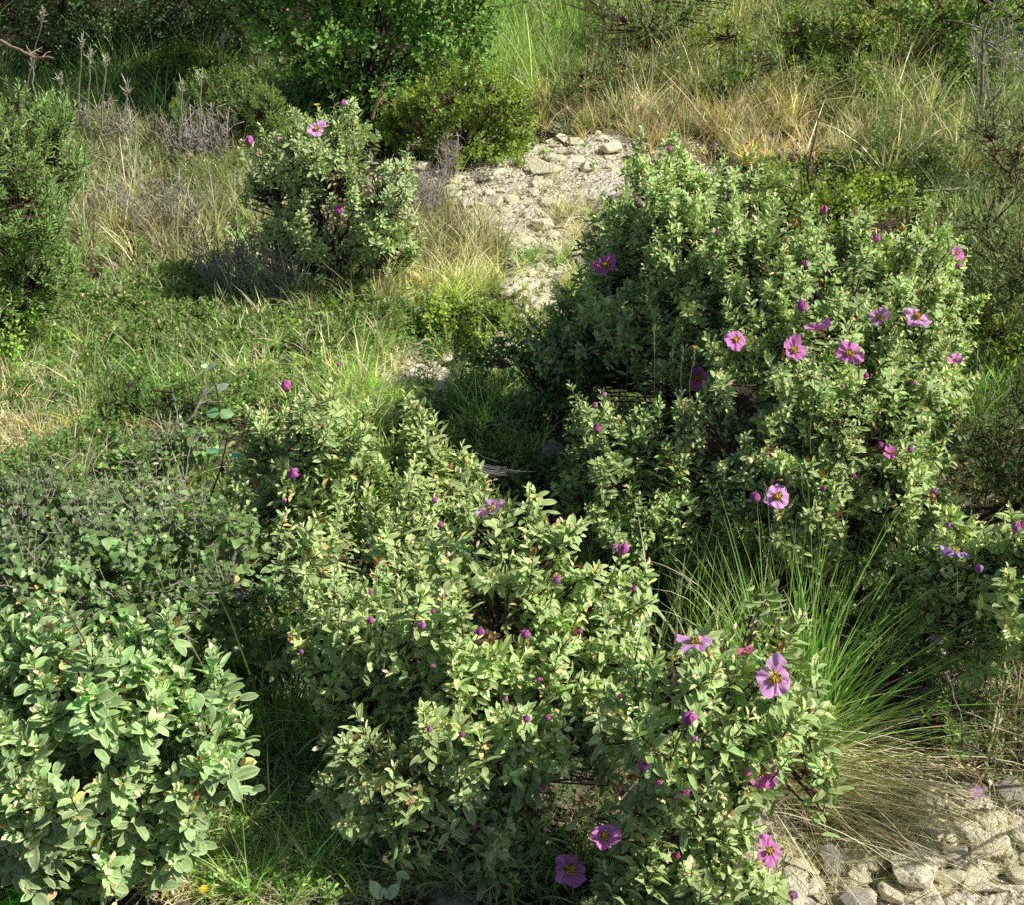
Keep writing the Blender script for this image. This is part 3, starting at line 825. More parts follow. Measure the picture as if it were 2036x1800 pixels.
# seedling at the bottom edge
bq = G(765, 1812)
sd = empty('rock_rose_seedling', bq, 'young seedling of two broad grey leaves at the bottom edge', 'seedling')
for i, (px, py, dx, sz) in enumerate([(742, 1790, -.35, .045), (788, 1788, .5, .042), (765, 1800, .05, .028)]):
    yd = np.array([[dx, -.05 * i, .9]]); V, F, C = instance(T_C[:1], np.array([[dx * .01, 0, .03]]), yd, np.array([[-dx, -.8, .5]]), np.array([sz]), pal((.22, .31, .17), 1, .05), np.array([1.4]))
    obj('leaf', mesh_np('leaf', V, F, col=C), M_cist, sd)
V, F = tubes([np.array([[0, 0, -.01], [0, 0, .04]])], [np.array([.002, .002])], 5)
obj('stem', mesh_np('stem', V, F), M_bark, sd)

# ---- the other shrubs, back to front
BG = 'mixed green scrub bushes at the back'
shrub('broadleaf_shrub', 'tall leafy bright green bush at the top, left of the grassy slope', 'shrub', (720, 240), [(330, -300, 1, 190, 130), (560, -330, 1, 190, 150), (800, -330, 1, 190, 150), (430, -170, 1, 120, 70), (720, -150, 1, 170, 110), (880, -130, 1, 150, 110), (600, -180, 1, 130, 110), (620, 60, .75, 130, 90), (760, 60, .8, 130, 100), (890, 50, .8, 110, 90), (700, 140, .5, 130, 70), (560, -30, 1.0, 120, 90), (800, -60, 1.1, 200, 100), (940, 110, .5, 60, 60), (650, 200, .5, 110, 50), (800, 170, .5, 110, 60)], 'broad', dens=1.6, gap=.24, col=(.07, .16, .032), col2=(.14, .26, .05), seed=21, plane=True, group=BG)  # unseen lobes above the frame added to shade the dark left corner
shrub('broadleaf_shrub', 'dark shaded bush filling the top left corner', 'shrub', (260, 130), [(60, 20, .9, 130, 70), (220, 40, .8, 120, 60), (380, 40, .8, 110, 70), (480, -20, 1.0, 100, 90), (200, -90, 1.3, 300, 90), (-120, -20, 1.0, 160, 110), (300, 90, 1, 120, 50), (140, 90, 1, 110, 50), (470, 90, 1, 70, 60)], 'broad', dens=1.3, seed=22, plane=True, gap=.2, col=(.03, .07, .02), col2=(.10, .15, .06), group=BG)  # leaf colours dimmed to paint in the shade of the corner
shrub('mastic_shrub', 'yellow green small leaved bush just left of the stony strip', 'shrub', (930, 320), [(930, 180, .48, 110, 60), (880, 230, .36, 100, 60), (990, 230, .34, 80, 60), (930, 290, .18, 100, 45), (790, 250, .25, 50, 60), (1020, 270, .18, 50, 40)], 'mastic', seed=23, plane=True, group=BG)
shrub('mastic_shrub', 'small bright yellow green bush in front of the dark top left corner', 'shrub', (370, 190), [(370, 110, .36, 60, 35), (320, 150, .26, 60, 40), (420, 140, .26, 40, 40)], 'mastic', seed=24, plane=True, group=BG)
shrub('needle_shrub', 'soft green needle leaved bush above the grey twigs at upper left', 'shrub', (480, 290), [(440, 190, .34, 90, 55), (520, 210, .28, 55, 50), (380, 230, .22, 60, 45)], 'fine', seed=25, plane=True, size=.9, group=BG)
shrub('needle_shrub', 'tall fine leaved green bush along the left edge', 'shrub', (20, 620), [(20, 230, .70, 110, 70), (60, 320, .54, 100, 90), (20, 430, .44, 130, 100), (70, 520, .28, 90, 80), (-90, 350, .6, 150, 170), (0, 570, .20, 110, 60)], 'fine', seed=26, size=1.05, gap=.42, col=(.11, .19, .055), col2=(.26, .34, .13), group=BG)
shrub('broadleaf_shrub', 'low bright green leafy plant at the left edge below the tall bush', 'shrub', (30, 680), [(20, 610, .14, 80, 50), (70, 560, .14, 50, 40), (10, 680, .1, 60, 40)], 'broad', seed=27, size=.7, col=(.12, .22, .04), col2=(.24, .36, .07))
shrub('olive_shrub', 'olive green bush at the top centre right, above the brown grass', 'shrub', (1280, 130), [(1240, 30, .5, 90, 60), (1340, 60, .5, 100, 60), (1300, -30, .7, 160, 60)], 'olive', seed=28, plane=True, dens=.7, size=1.3, group=BG)
shrub('mastic_shrub', 'yellow green bush rising out of the brown grass at the top right', 'shrub', (1580, 170), [(1580, 60, .5, 50, 60), (1600, 110, .35, 60, 45), (1440, 70, .5, 70, 50)], 'mastic', seed=29, plane=True, size=1.2, dens=.6, group=BG)
shrub('olive_shrub', 'dark olive bush standing in the brown grass right of the yellow green one', 'shrub', (1720, 190), [(1700, 60, 1, 70, 60), (1740, 120, 1, 70, 50), (1660, 130, 1, 50, 40)], 'mastic', seed=71, plane=True, dens=.9, size=1.1, col=(.07, .11, .02), group=BG)
shrub('olive_shrub', 'dark green wiry bush right above the stony strip', 'shrub', (1250, 215), [(1190, 130, 1, 80, 50), (1280, 150, 1, 70, 45)], 'olive', seed=72, plane=True, dens=.9, size=1.0, col=(.06, .10, .025), group=BG)
shrub('mastic_shrub', 'green bush in the middle of the brown grass at upper right', 'shrub', (1450, 230), [(1430, 160, 1, 60, 45), (1500, 120, 1, 60, 50)], 'fine', seed=73, plane=True, dens=.8, size=1.2, col=(.08, .12, .03), group=BG)
shrub('broadleaf_shrub', 'green leafy bush at the top right corner', 'shrub', (1900, 130), [(1860, 20, .6, 110, 50), (1980, 40, .6, 100, 60), (1800, 70, .4, 70, 40), (1900, -50, .9, 250, 70)], 'broad', seed=30, plane=True, dens=.8, size=1.1, col=(.08, .15, .03), col2=(.17, .27, .06), group=BG)
shrub('olive_shrub', 'grey green wiry bush along the upper right edge', 'shrub', (2000, 420), [(1990, 230, .5, 80, 60), (2010, 330, .35, 90, 70), (1960, 400, .2, 70, 50)], 'olive', seed=31, plane=True, dens=.7, group=BG)
shrub('olive_shrub', 'dusky green bush in the grass at the right edge', 'shrub', (1990, 640), [(1980, 430, .42, 90, 70), (2030, 530, .34, 90, 90), (1960, 600, .2, 70, 60), (2130, 560, .5, 130, 150)], 'olive', seed=32, dens=.7, col=(.07, .10, .03), group=BG)
shrub('mastic_shrub', 'low yellow green leaves at the right edge beyond the pink flowers', 'shrub', (1990, 700), [(1990, 630, .14, 70, 40), (2030, 680, .12, 60, 40)], 'mastic', seed=33)
shrub('mastic_shrub', 'dark stemmed mastic sapling rising behind the right shrubs', 'shrub', (1620, 560), [(1600, 320, .58, 40, 25), (1640, 380, .48, 110, 35), (1740, 360, .44, 70, 35), (1560, 400, .42, 60, 35), (1690, 420, .38, 80, 35), (1820, 400, .3, 60, 40)], 'mastic', seed=34, dens=.55, size=1.15, gap=.3)
shrub('added_shade_shrub', 'dark dense bush in deep shade at the right edge below the flowering shrubs', 'shrub', (2020, 1000), [(1980, 830, .34, 80, 60), (2060, 900, .34, 110, 90), (1960, 920, .2, 60, 60), (2200, 800, .55, 190, 170)], 'olive', seed=35, dens=.8, col=(.035, .055, .02), col2=(.08, .11, .04))  # shade put into the leaf colours; outer lobe added to cast more
shrub('broadleaf_shrub', 'dark green leafy plant in the shaded gap left of the large right shrubs', 'shrub', (1110, 840), [(1060, 690, .26, 90, 60), (1150, 700, .30, 80, 60), (1120, 770, .18, 90, 50), (980, 700, .12, 60, 40)], 'broad', seed=36, size=.8, col=(.05, .10, .03), col2=(.12, .18, .06))
shrub('creeping_shrub', 'low reddish green creeping plant at the end of the stony strip', 'shrub', (930, 660), [(900, 610, .08, 60, 30), (970, 620, .08, 60, 35), (930, 660, .05, 60, 25), (870, 640, .05, 40, 25)], 'mastic', seed=37, size=.9)
shrub('needle_shrub', 'dark green leafy clump in the grass at the left middle', 'shrub', (280, 830), [(250, 760, .14, 60, 35), (340, 780, .12, 70, 35), (210, 810, .10, 40, 30), (410, 800, .10, 40, 30)], 'fine', seed=38, col=(.045, .10, .025), col2=(.11, .19, .05), dens=.7)
shrub('needle_shrub', 'small bright green leafy clump behind the spider silk', 'shrub', (950, 900), [(950, 840, .12, 60, 35), (1000, 870, .10, 45, 35)], 'fine', seed=39, dens=.6)
shrub('needle_shrub', 'feathery green weed in shade by the grey rock at lower right', 'shrub', (1900, 1480), [(1890, 1370, .16, 30, 50), (1900, 1440, .1, 40, 40)], 'fine', seed=40, dens=.5, col=(.08, .15, .03))
shrub('broadleaf_shrub', 'bright green leafy weeds in the bottom left corner', 'shrub', (60, 1760), [(30, 1720, .08, 70, 50), (100, 1740, .06, 50, 40), (180, 1790, .05, 50, 30)], 'fine', seed=41, col=(.12, .25, .04), col2=(.25, .38, .08))
shrub('added_shade_shrub', 'unseen shrub added outside the right edge to cast shade beside the rubble', 'shrub', (2420, 1560), [(2300, 1310, .4, 130, 90), (2420, 1330, .45, 130, 100), (2450, 1200, .55, 150, 110)], 'olive', seed=50, dens=.9, size=1.1, col=(.05, .08, .025))  # added out of view as a shadow caster for the lower right
shrub('added_shade_shrub', 'unseen shrub added outside the right edge to cast shade behind the flowering one', 'shrub', (2330, 1120), [(2260, 900, .5, 120, 110), (2330, 980, .4, 120, 110), (2200, 980, .3, 70, 90)], 'olive', seed=51, dens=.9, size=1.1, col=(.05, .08, .025))  # another caster added out of view to deepen the right edge shade
# smilax patches
shrub('climbing_vine', 'loose tangle of round grey green vine leaves on thin stems at the left', 'vine', (150, 1240), [(80, 1010, .30, 110, 90), (40, 1130, .34, 120, 90), (200, 1090, .30, 130, 100), (140, 1190, .24, 140, 70), (260, 1000, .28, 100, 70)], 'smilax', seed=42, dens=1.9, size=.7, gap=.34, col=(.06, .12, .035), bark=M_grey)
shrub('climbing_vine', 'vine with bright green heart shaped leaves between the left and centre shrubs', 'vine', (420, 1290), [(350, 1080, .26, 110, 90), (320, 1190, .26, 130, 80), (460, 1180, .28, 100, 80), (450, 1260, .2, 110, 60), (250, 1250, .2, 110, 50), (470, 1080, .3, 90, 80)], 'smilax', seed=43, dens=1.8, size=.7, gap=.36, col=(.075, .145, .04), col2=(.19, .26, .10), bark=M_grey)
shrub('climbing_vine', 'small round leaved vine around the dead branch', 'vine', (340, 960), [(330, 900, .12, 80, 50), (240, 910, .1, 60, 40), (390, 860, .16, 50, 40)], 'smilax', seed=44, dens=1.0, size=.6, gap=.3, col=(.10, .19, .04), bark=M_grey)


# hand placed tall vine shoot with large leaves
def vine_shoot():
    b = G(380, 1130); root = empty('vine_shoot', b, 'single dark vine shoot with a few large blue green leaves standing above the dead branch', 'vine')
    pts = np.array([b, P(400, 1040, .12), P(440, 930, .28), P(452, 870, .38), P(438, 820, .45), P(430, 770, .52), P(415, 725, .58)])
    V, F = tubes([pts], [np.linspace(.0025, .001, 7)], 5); obj('stem', mesh_np('stem', V - b, F), M_bark, root)
    for (px, py, z, dx, dz, s, wv, c) in [(436, 822, .45, -1, .1, .034, 1.0, (.10, .20, .10)), (436, 824, .45, 1, .1, .034, 1.0, (.12, .22, .10)), (432, 775, .51, .9, .6, .030, .9, (.17, .27, .17)),
                                      (440, 840, .43, .2, -1, .026, .9, (.12, .2, .08)), (420, 735, .57, .3, .8, .022, .9, (.26, .24, .24)), (412, 728, .57, -.8, .2, .016, 1, (.45, .5, .42)),
                                      (436, 900, .33, -1, .35, .036, .6, (.10, .22, .13)), (455, 905, .33, 1, -.2, .04, .6, (.14, .25, .15)), (400, 1010, .2, .8, .2, .03, .9, (.09, .17, .06)), (420, 960, .25, -.6, -.4, .028, .8, (.24, .22, .22))]:
        p = P(px, py, z); V, F, C = instance(T_H[:1], np.array([p - b]), np.array([[dx, .1, dz]]), np.array([[-.2 * dz, -.6, .8]]), np.array([s]), pal(c, 1, .03), np.array([wv]))
        obj('leaf', mesh_np('leaf', V, F, col=C), M_leaf, root)


vine_shoot()

# off to the back, beyond the photograph's top edge: the scrub goes on
for i, (x, y, s) in enumerate([(-3.6, 9.6, .9), (-1.6, 10.2, 1.1), (.6, 9.9, .8), (2.4, 9.4, .9), (4.0, 9.8, 1.0)]):
    z0 = float(gz(x, y)); rr = [(x + rng.uniform(-.4, .4), y, z0 + .3 + .25 * j) for j in range(3)]
    class _L: pass
    # same builder, lobes from world points
    def topix(p):
        v = np.array(p) - CAM; dd = v @ FWD
        return 1018 + FOC * v[0] / dd, 900 - FOC * (v @ UPV) / dd, dd
    lob = []
    for q in rr:
        a, c, dd = topix(q); k = FOC / dd
        lob.append((a, c, q[2], .55 * s * k, .35 * s * k))
    a, c, dd = topix((x, y, z0))
    shrub('distant_shrub', ['round green bush beyond the top left bushes', 'tall green bush beyond the tall leafy one', 'green bush beyond the green grassy slope', 'olive bush beyond the brown grass', 'green bush beyond the top right corner'][i],
          'shrub', (a, c), lob, 'broad' if i % 2 == 0 else 'olive', seed=60 + i, size=1.9, dens=1.0, group=BG)


# ------------------------------------------------------------------ grass
def blades(base, az, L, lean, bend, wid, col, seg=4, zc=None):
    """curved tapering blades"""
    n = len(base)
    h = np.stack([np.cos(az), np.sin(az), np.zeros(n)], -1); up_ = np.array([0, 0, 1.0])
    tw = az + PI / 2 + rng.normal(0, .9, n); side = np.stack([np.cos(tw), np.sin(tw), np.zeros(n)], -1)
    p = base.copy(); Vs = []; ang = lean.copy()
    t = np.linspace(0, 1, seg + 1)
    for i in range(seg + 1):
        w = wid * (1 - t[i] ** 1.6) * .5 + .0001
        Vs.append(p - side * w[:, None]); Vs.append(p + side * w[:, None])
        p = p + (np.sin(ang)[:, None] * h + np.cos(ang)[:, None] * up_) * (L / seg)[:, None]
        ang = ang + bend / seg
        p[:, 2] = np.maximum(p[:, 2], gz(p[:, 0], p[:, 1]) + .004) if zc is None else p[:, 2]
    V = np.stack(Vs, 1); m = 2 * (seg + 1)
    F = np.array([(2 * i, 2 * i + 1, 2 * i + 3, 2 * i + 2) for i in range(seg)])
    F = (F[None] + (np.arange(n) * m)[:, None, None]).reshape(-1, 4)
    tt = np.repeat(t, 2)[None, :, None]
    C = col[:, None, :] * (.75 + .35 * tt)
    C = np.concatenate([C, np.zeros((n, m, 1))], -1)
    return V.reshape(-1, 3), F, C.reshape(-1, 4)


GREEN, LIME, STRAW, BROWN, OLIVE, GREYB, DGREEN = (.115, .19, .04), (.165, .20, .058), (.26, .235, .155), (.14, .11, .065), (.12, .145, .05), (.19, .17, .125), (.05, .095, .022)


def grass(name, label, cat, zones):
    acc = []; off = 0
    for (a, b, rx, ry, nt, h, cols, lean, nb, wd) in zones:
        u = rng.uniform(0, 2 * PI, nt); w = np.sqrt(rng.uniform(0, 1, nt)); sq = rng.uniform(.85, 1.15, nt)
        px = a + rx * w * np.cos(u) * sq; py = b + ry * w * np.sin(u) * sq
        q = G(px, py)
        keep = rng.uniform(0, 1, nt) > gully(q[:, 0], q[:, 1]) * .9
        keep &= rng.uniform(0, 1, nt) < np.clip(.60 + .6 * vnoise(q * [1, 1, 0], 7.5, 2), .12, 1)
        q = q[keep]; m = len(q)
        if not m: continue
        ci = rng.choice(len(cols), m); tc = np.array(cols)[ci] * np.exp(.35 * vnoise(q * [1, 1, 0], 3.3, 6))[:, None] * np.exp(rng.normal(0, .28, (m, 1)))
        th = h * np.exp(rng.normal(0, .42, m)); taz = rng.uniform(0, 2 * PI, m)
        R = np.repeat(np.arange(m), nb); n = len(R)
        base = q[R] + np.concatenate([rng.normal(0, .006 + .07 * h, (n, 2)), np.zeros((n, 1))], 1)
        base[:, 2] = gz(base[:, 0], base[:, 1]) - .004
        az = rng.uniform(0, 2 * PI, n); az = np.where(rng.uniform(0, 1, n) < .35, taz[R] + rng.normal(0, .5, n), az)
        L = th[R] * rng.uniform(.45, 1.25, n)
        ln = np.abs(rng.normal(lean, .28, n)); bd = rng.uniform(.1, 1.5, n)
        c = tc[R] * np.exp(rng.normal(0, .22, (n, 1)))
        dry = rng.uniform(0, 1, n) < .15; c[dry] = np.array(STRAW) * np.exp(rng.normal(0, .25, (dry.sum(), 1)))
        c *= 1 + rng.normal(0, .05, c.shape)
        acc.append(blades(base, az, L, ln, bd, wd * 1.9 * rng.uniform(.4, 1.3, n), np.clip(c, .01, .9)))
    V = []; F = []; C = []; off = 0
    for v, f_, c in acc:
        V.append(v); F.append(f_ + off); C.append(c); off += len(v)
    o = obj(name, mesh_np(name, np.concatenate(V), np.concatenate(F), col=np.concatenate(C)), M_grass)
    tag(o, label, cat, kind='stuff')


# (px, py, rx, ry, tufts, height, colours, lean, blades per tuft, width)
grass('green_grass', 'short green grass growing thickly between the shrubs', 'grass', [
    (500, 680, 560, 130, 1500, .058, [GREEN, OLIVE, OLIVE, STRAW], .55, 20, .0025),
    (740, 780, 90, 90, 260, .075, [GREEN, LIME, OLIVE, STRAW], .45, 22, .0024),
    (730, 980, 60, 80, 160, .09, [LIME, GREEN], .45, 22, .0026),
    (150, 720, 260, 120, 420, .07, [LIME, GREEN], .5, 20, .0028),
    (250, 1250, 400, 130, 500, .06, [GREEN, OLIVE], .6, 20, .0024),
    (600, 1620, 330, 170, 900, .055, [GREEN, LIME, OLIVE], .65, 22, .0020),
    (520, 1480, 150, 80, 150, .09, [GREEN, DGREEN], .5, 16, .0024),
    (60, 1760, 120, 60, 160, .08, [(.13, .27, .04)], .4, 20, .0024),
    (1010, 880, 90, 80, 160, .08, [GREEN, LIME], .45, 20, .0024),
    (980, 790, 150, 60, 160, .08, [DGREEN, (.03, .06, .015)], .5, 20, .0026),  # blade colours darkened to paint in the deep shadow here
    (1130, 595, 60, 60, 70, .06, [GREEN, LIME], .4, 20, .0026),
    (1040, 120, 130, 110, 900, .20, [GREEN, (.10, .16, .04), OLIVE], .35, 22, .0042),
    (1100, 20, 400, 50, 700, .20, [GREEN, OLIVE], .4, 20, .0045),
    (700, 250, 600, 120, 500, .10, [GREEN, OLIVE], .45, 20, .0036),
    (200, 180, 300, 70, 400, .18, [GREEN, OLIVE], .3, 20, .0034),
    (1420, 1120, 420, 70, 260, .10, [GREEN, OLIVE], .4, 18, .0022),
    (1950, 780, 120, 60, 160, .09, [GREEN, DGREEN], .5, 18, .0026),
    (1900, 640, 200, 200, 300, .10, [GREEN, OLIVE], .5, 18, .0028),
    (1120, 1730, 250, 90, 220, .06, [GREEN, OLIVE], .6, 18, .0020),
    (1850, 1200, 160, 110, 100, .08, [GREEN, DGREEN], .5, 16, .0022),
    (1850, 150, 400, 110, 700, .15, [GREEN, OLIVE], .45, 18, .0042),
    (-300, 900, 300, 600, 500, .09, [GREEN, LIME], .5, 18, .003), (2400, 900, 330, 800, 500, .09, [GREEN, OLIVE], .5, 18, .003)])
grass('dry_grass', 'straw and brown dry grass mixed through the scrub', 'grass', [
    (1350, 210, 330, 70, 1100, .15, [BROWN, STRAW, OLIVE, (.24, .18, .10)], .4, 22, .0036),
    (1500, 260, 350, 70, 900, .13, [BROWN, (.24, .18, .10), STRAW], .5, 20, .0034),
    (1700, 110, 330, 100, 1000, .18, [BROWN, OLIVE, (.24, .18, .10)], .4, 20, .0042),
    (1400, 90, 200, 80, 500, .18, [OLIVE, BROWN, STRAW], .4, 20, .0042),
    (1850, 300, 200, 90, 600, .14, [BROWN, OLIVE, STRAW], .4, 20, .0034),
    (1950, 470, 130, 120, 320, .12, [BROWN, OLIVE], .5, 20, .003),
    (330, 400, 240, 150, 1100, .11, [GREYB, OLIVE, BROWN, STRAW], .4, 20, .0030),
    (880, 510, 120, 100, 620, .13, [STRAW, OLIVE, BROWN], .45, 24, .0028),
    (700, 590, 160, 50, 420, .10, [STRAW, OLIVE, BROWN], .45, 22, .0028),
    (450, 680, 520, 130, 700, .07, [STRAW, OLIVE], .55, 20, .0026),
    (80, 820, 130, 100, 300, .07, [STRAW, (.5, .42, .25)], .6, 20, .0024),
    (150, 880, 250, 80, 200, .06, [STRAW], .7, 20, .0022),
    (620, 1660, 350, 150, 650, .05, [STRAW, BROWN, GREYB], .8, 20, .0019),
    (280, 1740, 200, 60, 120, .05, [STRAW, BROWN], .9, 18, .0019),
    (740, 1040, 60, 60, 90, .07, [STRAW, OLIVE], .6, 20, .0022),
    (1100, 1750, 250, 70, 130, .05, [STRAW, BROWN], .9, 16, .0019),
    (100, 800, 200, 90, 300, .07, [STRAW, LIME], .5, 20, .0026),
    (250, 960, 260, 60, 260, .07, [STRAW, OLIVE, BROWN], .5, 20, .0024),
    (1150, 450, 70, 60, 200, .07, [STRAW], .8, 22, .0022), (1090, 560, 60, 70, 260, .07, [STRAW, OLIVE, GREEN], .6, 18, .0022), (1060, 360, 60, 25, 90, .05, [STRAW], .7, 18, .0022),
    (1990, 1430, 150, 110, 150, .08, [BROWN, DGREEN, STRAW], .8, 14, .002), (1880, 1300, 150, 60, 90, .07, [STRAW, DGREEN], .8, 14, .002),
    (950, 400, 200, 60, 30, .06, [STRAW], .7, 16, .0026)])


# leaf litter and low herbs
def litter():
    N = 26000; x = rng.uniform(-2.2, 2.4, N); y = rng.uniform(1.1, 6.5, N)
    k = rng.uniform(0, 1, N) > gully(x, y) * .75; x, y = x[k], y[k]; N = len(x)
    a = rng.uniform(0, 2 * PI, N); yd = np.stack([np.cos(a), np.sin(a), rng.normal(0, .2, N)], -1)
    nr = np.stack([rng.normal(0, .35, N), rng.normal(0, .35, N), np.ones(N)], -1)
    V, F, C = instance(T_CF, np.stack([x, y, gz(x, y) + .012], -1), yd, nr, rng.uniform(.012, .028, N), pal((.20, .15, .09), N, .5))
    tag(obj('leaf_litter', mesh_np('leaf_litter', V, F, col=C), M_calyx), 'fallen brown leaves lying on the soil under the shrubs', 'leaf litter', kind='stuff')
    # tiny herbs
    zs = [(500, 700, 560, 150, 1700), (600, 1650, 420, 160, 900), (1400, 200, 900, 150, 900), (300, 350, 350, 200, 900), (1950, 600, 140, 300, 600), (250, 1200, 380, 160, 700), (1000, 780, 200, 130, 500), (100, 1740, 160, 70, 260), (1850, 1220, 180, 140, 250)]
    T = []
    for (a, b, rx, ry, n) in zs:
        u = rng.uniform(0, 2 * PI, n); w = np.sqrt(rng.uniform(0, 1, n)); q = G(a + rx * w * np.cos(u), b + ry * w * np.sin(u))
        q = q[rng.uniform(0, 1, len(q)) > gully(q[:, 0], q[:, 1])]; q[:, 2] += rng.uniform(.015, .07, len(q)); T.append(q)
    T = np.concatenate(T); A = norm(np.array([0, 0, 1.0]) + rng.normal(0, .3, T.shape))
    K = dict(L=.014, inter=.009, nodes=5, per=2, ang=(30, 80), twist=90)
    pos, yd, nr, sz, age, ws = shoots(T, A, K, 1.0)
    far = np.clip(pos[:, 1] / 3.0, .9, 2.0)
    cc = pal((.10, .18, .04), len(pos), .4); V, F, C = instance(T_O, pos, yd, nr, sz * far, cc, ws)
    tag(obj('low_herbs', mesh_np('low_herbs', V, F, col=C), M_leaf), 'tiny green leafy herbs woven through the grass', 'herbs', kind='stuff')


litter()


def bare_grass():
    N = 90; u = rng.uniform(0, 2 * PI, N); w_ = np.sqrt(rng.uniform(0, 1, N))
    q = np.concatenate([G(1760 + 300 * w_ * np.cos(u), 1700 + 100 * w_ * np.sin(u)), G(1080 + 130 * w_[:70] * np.cos(u[:70]), 440 + 110 * w_[:70] * np.sin(u[:70]))])
    R_ = np.repeat(np.arange(len(q)), 11); n = len(R_); base = q[R_] + np.concatenate([rng.normal(0, .02, (n, 2)), np.full((n, 1), .006)], 1)
    c = np.array([STRAW, GREYB, BROWN, OLIVE])[rng.choice(4, n, p=[.5, .25, .15, .1])] * np.exp(rng.normal(0, .25, (n, 1)))
    v, f_, c = blades(base, rng.normal(-.4, 1.3, n), rng.uniform(.03, .11, n), np.clip(rng.normal(1.15, .25, n), .2, 1.5), rng.uniform(0, .6, n), rng.uniform(.0012, .0026, n), c)
    tag(obj('straw_litter', mesh_np('straw_litter', v, f_, col=c), M_grass), 'flattened dry straw lying over the stony ground', 'straw', kind='stuff')


def undergrowth():
    Z = [ # px, py, rx, ry, shoots, height, colour, leaf, kind
        (1300, 150, 300, 60, 1500, .22, (.08, .11, .03), .026, 'l'), (1750, 120, 340, 110, 3600, .26, (.09, .13, .03), .022, 'o'), (1560, 220, 250, 60, 900, .14, (.10, .10, .035), .022, 'l'),
        (1900, 330, 180, 110, 1700, .2, (.07, .10, .03), .020, 'l'), (1980, 560, 110, 120, 1300, .2, (.065, .095, .03), .018, 'l'), (1250, 40, 260, 50, 900, .22, (.09, .15, .03), .024, 'o'),
        (300, 300, 280, 130, 2600, .14, (.085, .12, .035), .018, 'l'), (250, 180, 250, 60, 900, .16, (.05, .10, .025), .024, 'o'), (400, 640, 430, 80, 2300, .09, (.09, .14, .035), .016, 'o'),
        (230, 760, 300, 90, 1900, .09, (.07, .13, .03), .016, 'o'), (650, 700, 160, 90, 500, .07, (.12, .17, .05), .014, 'l'), (960, 640, 110, 60, 700, .08, (.10, .13, .03), .014, 'o'), (250, 980, 260, 90, 1500, .10, (.07, .13, .035), .018, 'o'),
        (560, 230, 120, 90, 700, .14, (.06, .11, .025), .02, 'l'), (1000, 760, 170, 90, 900, .10, (.04, .08, .025), .018, 'o'), (1980, 860, 110, 120, 1100, .14, (.045, .07, .025), .016, 'l'),  # zone left of the right shrubs: deep shadow put into its leaf colour
        (1700, 400, 200, 60, 900, .16, (.10, .14, .03), .02, 'o'), (620, 1560, 200, 60, 260, .06, (.05, .09, .025), .014, 'l'), (1850, 1180, 160, 110, 500, .10, (.06, .10, .03), .016, 'o'),
        (1140, 1540, 110, 70, 260, .05, (.05, .09, .025), .014, 'l'), (1290, 790, 120, 60, 500, .08, (.05, .09, .025), .016, 'o'), (900, 1720, 200, 60, 240, .05, (.06, .10, .03), .013, 'l'), (740, 1200, 200, 120, 300, .08, (.05, .09, .025), .016, 'o'), (1880, 950, 80, 80, 400, .08, (.05, .08, .025), .016, 'l'), (1000, 950, 130, 60, 420, .07, (.06, .10, .03), .015, 'o'), (480, 1250, 120, 120, 700, .10, (.045, .09, .025), .018, 'o'), (1950, 1450, 120, 120, 420, .08, (.04, .075, .02), .014, 'l'), (380, 1000, 120, 160, 600, .10, (.07, .12, .035), .016, 'l')]  # lower right zone coloured dark to paint in the shaded ground
    for nm, lab, kd, tp in (('leafy_undergrowth', 'knee high tangle of small leaved green plants between the bushes', 'o', T_O), ('wiry_undergrowth', 'tangle of narrow leaved wiry plants mixed into the dry grass', 'l', T_L)):
        VV, FF, CC, off = [], [], [], 0; ps, rs = [], []
        for (a, b_, rx, ry, n, h, col, L, k_) in Z:
            if k_ != kd: continue
            n = int(n * (1.6 if b_ < 700 else 1.0)); L = L * (1.25 if b_ < 700 else 1.0)
            u = rng.uniform(0, 2 * PI, n); w_ = np.sqrt(rng.uniform(0, 1, n)) * rng.uniform(.9, 1.15, n); q = G(a + rx * w_ * np.cos(u), b_ + ry * w_ * np.sin(u))
            g = q[rng.uniform(0, 1, n) > gully(q[:, 0], q[:, 1]) * 1.3]; cl = np.clip(.55 + .6 * vnoise(g * [1, 1, 0], 8, 4), .0, 1.2)
            g = g[rng.uniform(0, 1, len(g)) < cl + .1]; cl = np.clip(.55 + .6 * vnoise(g * [1, 1, 0], 8, 4), .08, 1.2)
            top = g.copy(); top[:, 2] = gz(g[:, 0], g[:, 1]) + .015 + h * 1.3 * cl * rng.uniform(.25, 1, len(g)); top[:, :2] += rng.normal(0, .03, (len(g), 2))
            K = dict(L=L, inter=L * .42, nodes=7, per=2, ang=(25, 70), twist=75)
            A = norm(np.array([0, 0, 1.0]) + rng.normal(0, .35, g.shape))
            pos, yd, nr, sz, age, ws = shoots(top, A, K, 1.0)
            cv = np.exp(.35 * vnoise(pos * [1, 1, .3], 5, 9))[:, None]
            cc = pal(col, len(pos), .32) * cv; dd = rng.uniform(0, 1, len(pos)) < .12; cc[dd] = pal((.24, .18, .10), dd.sum(), .3)
            V, F, C = instance(tp, pos, yd, nr, sz, np.clip(cc, .01, .9), ws); VV.append(V); FF.append(F + off); CC.append(C); off += len(V)
            for i in range(0, len(g), 3): ps.append(np.array([g[i] - [0, 0, .01], (g[i] + top[i]) * .5 + rng.normal(0, .01, 3), top[i]])); rs.append(np.array([.0018, .0014, .0006]))
        V, F = tubes(ps, rs, 3); VV.append(V); FF.append(F + off); C = np.zeros((len(V), 4)); C[:, :3] = (.13, .10, .075); CC.append(C)
        tag(obj(nm, mesh_np(nm, np.concatenate(VV), np.concatenate(FF), col=np.concatenate(CC)), M_leaf), lab, 'undergrowth', kind='stuff')


bare_grass()
undergrowth()


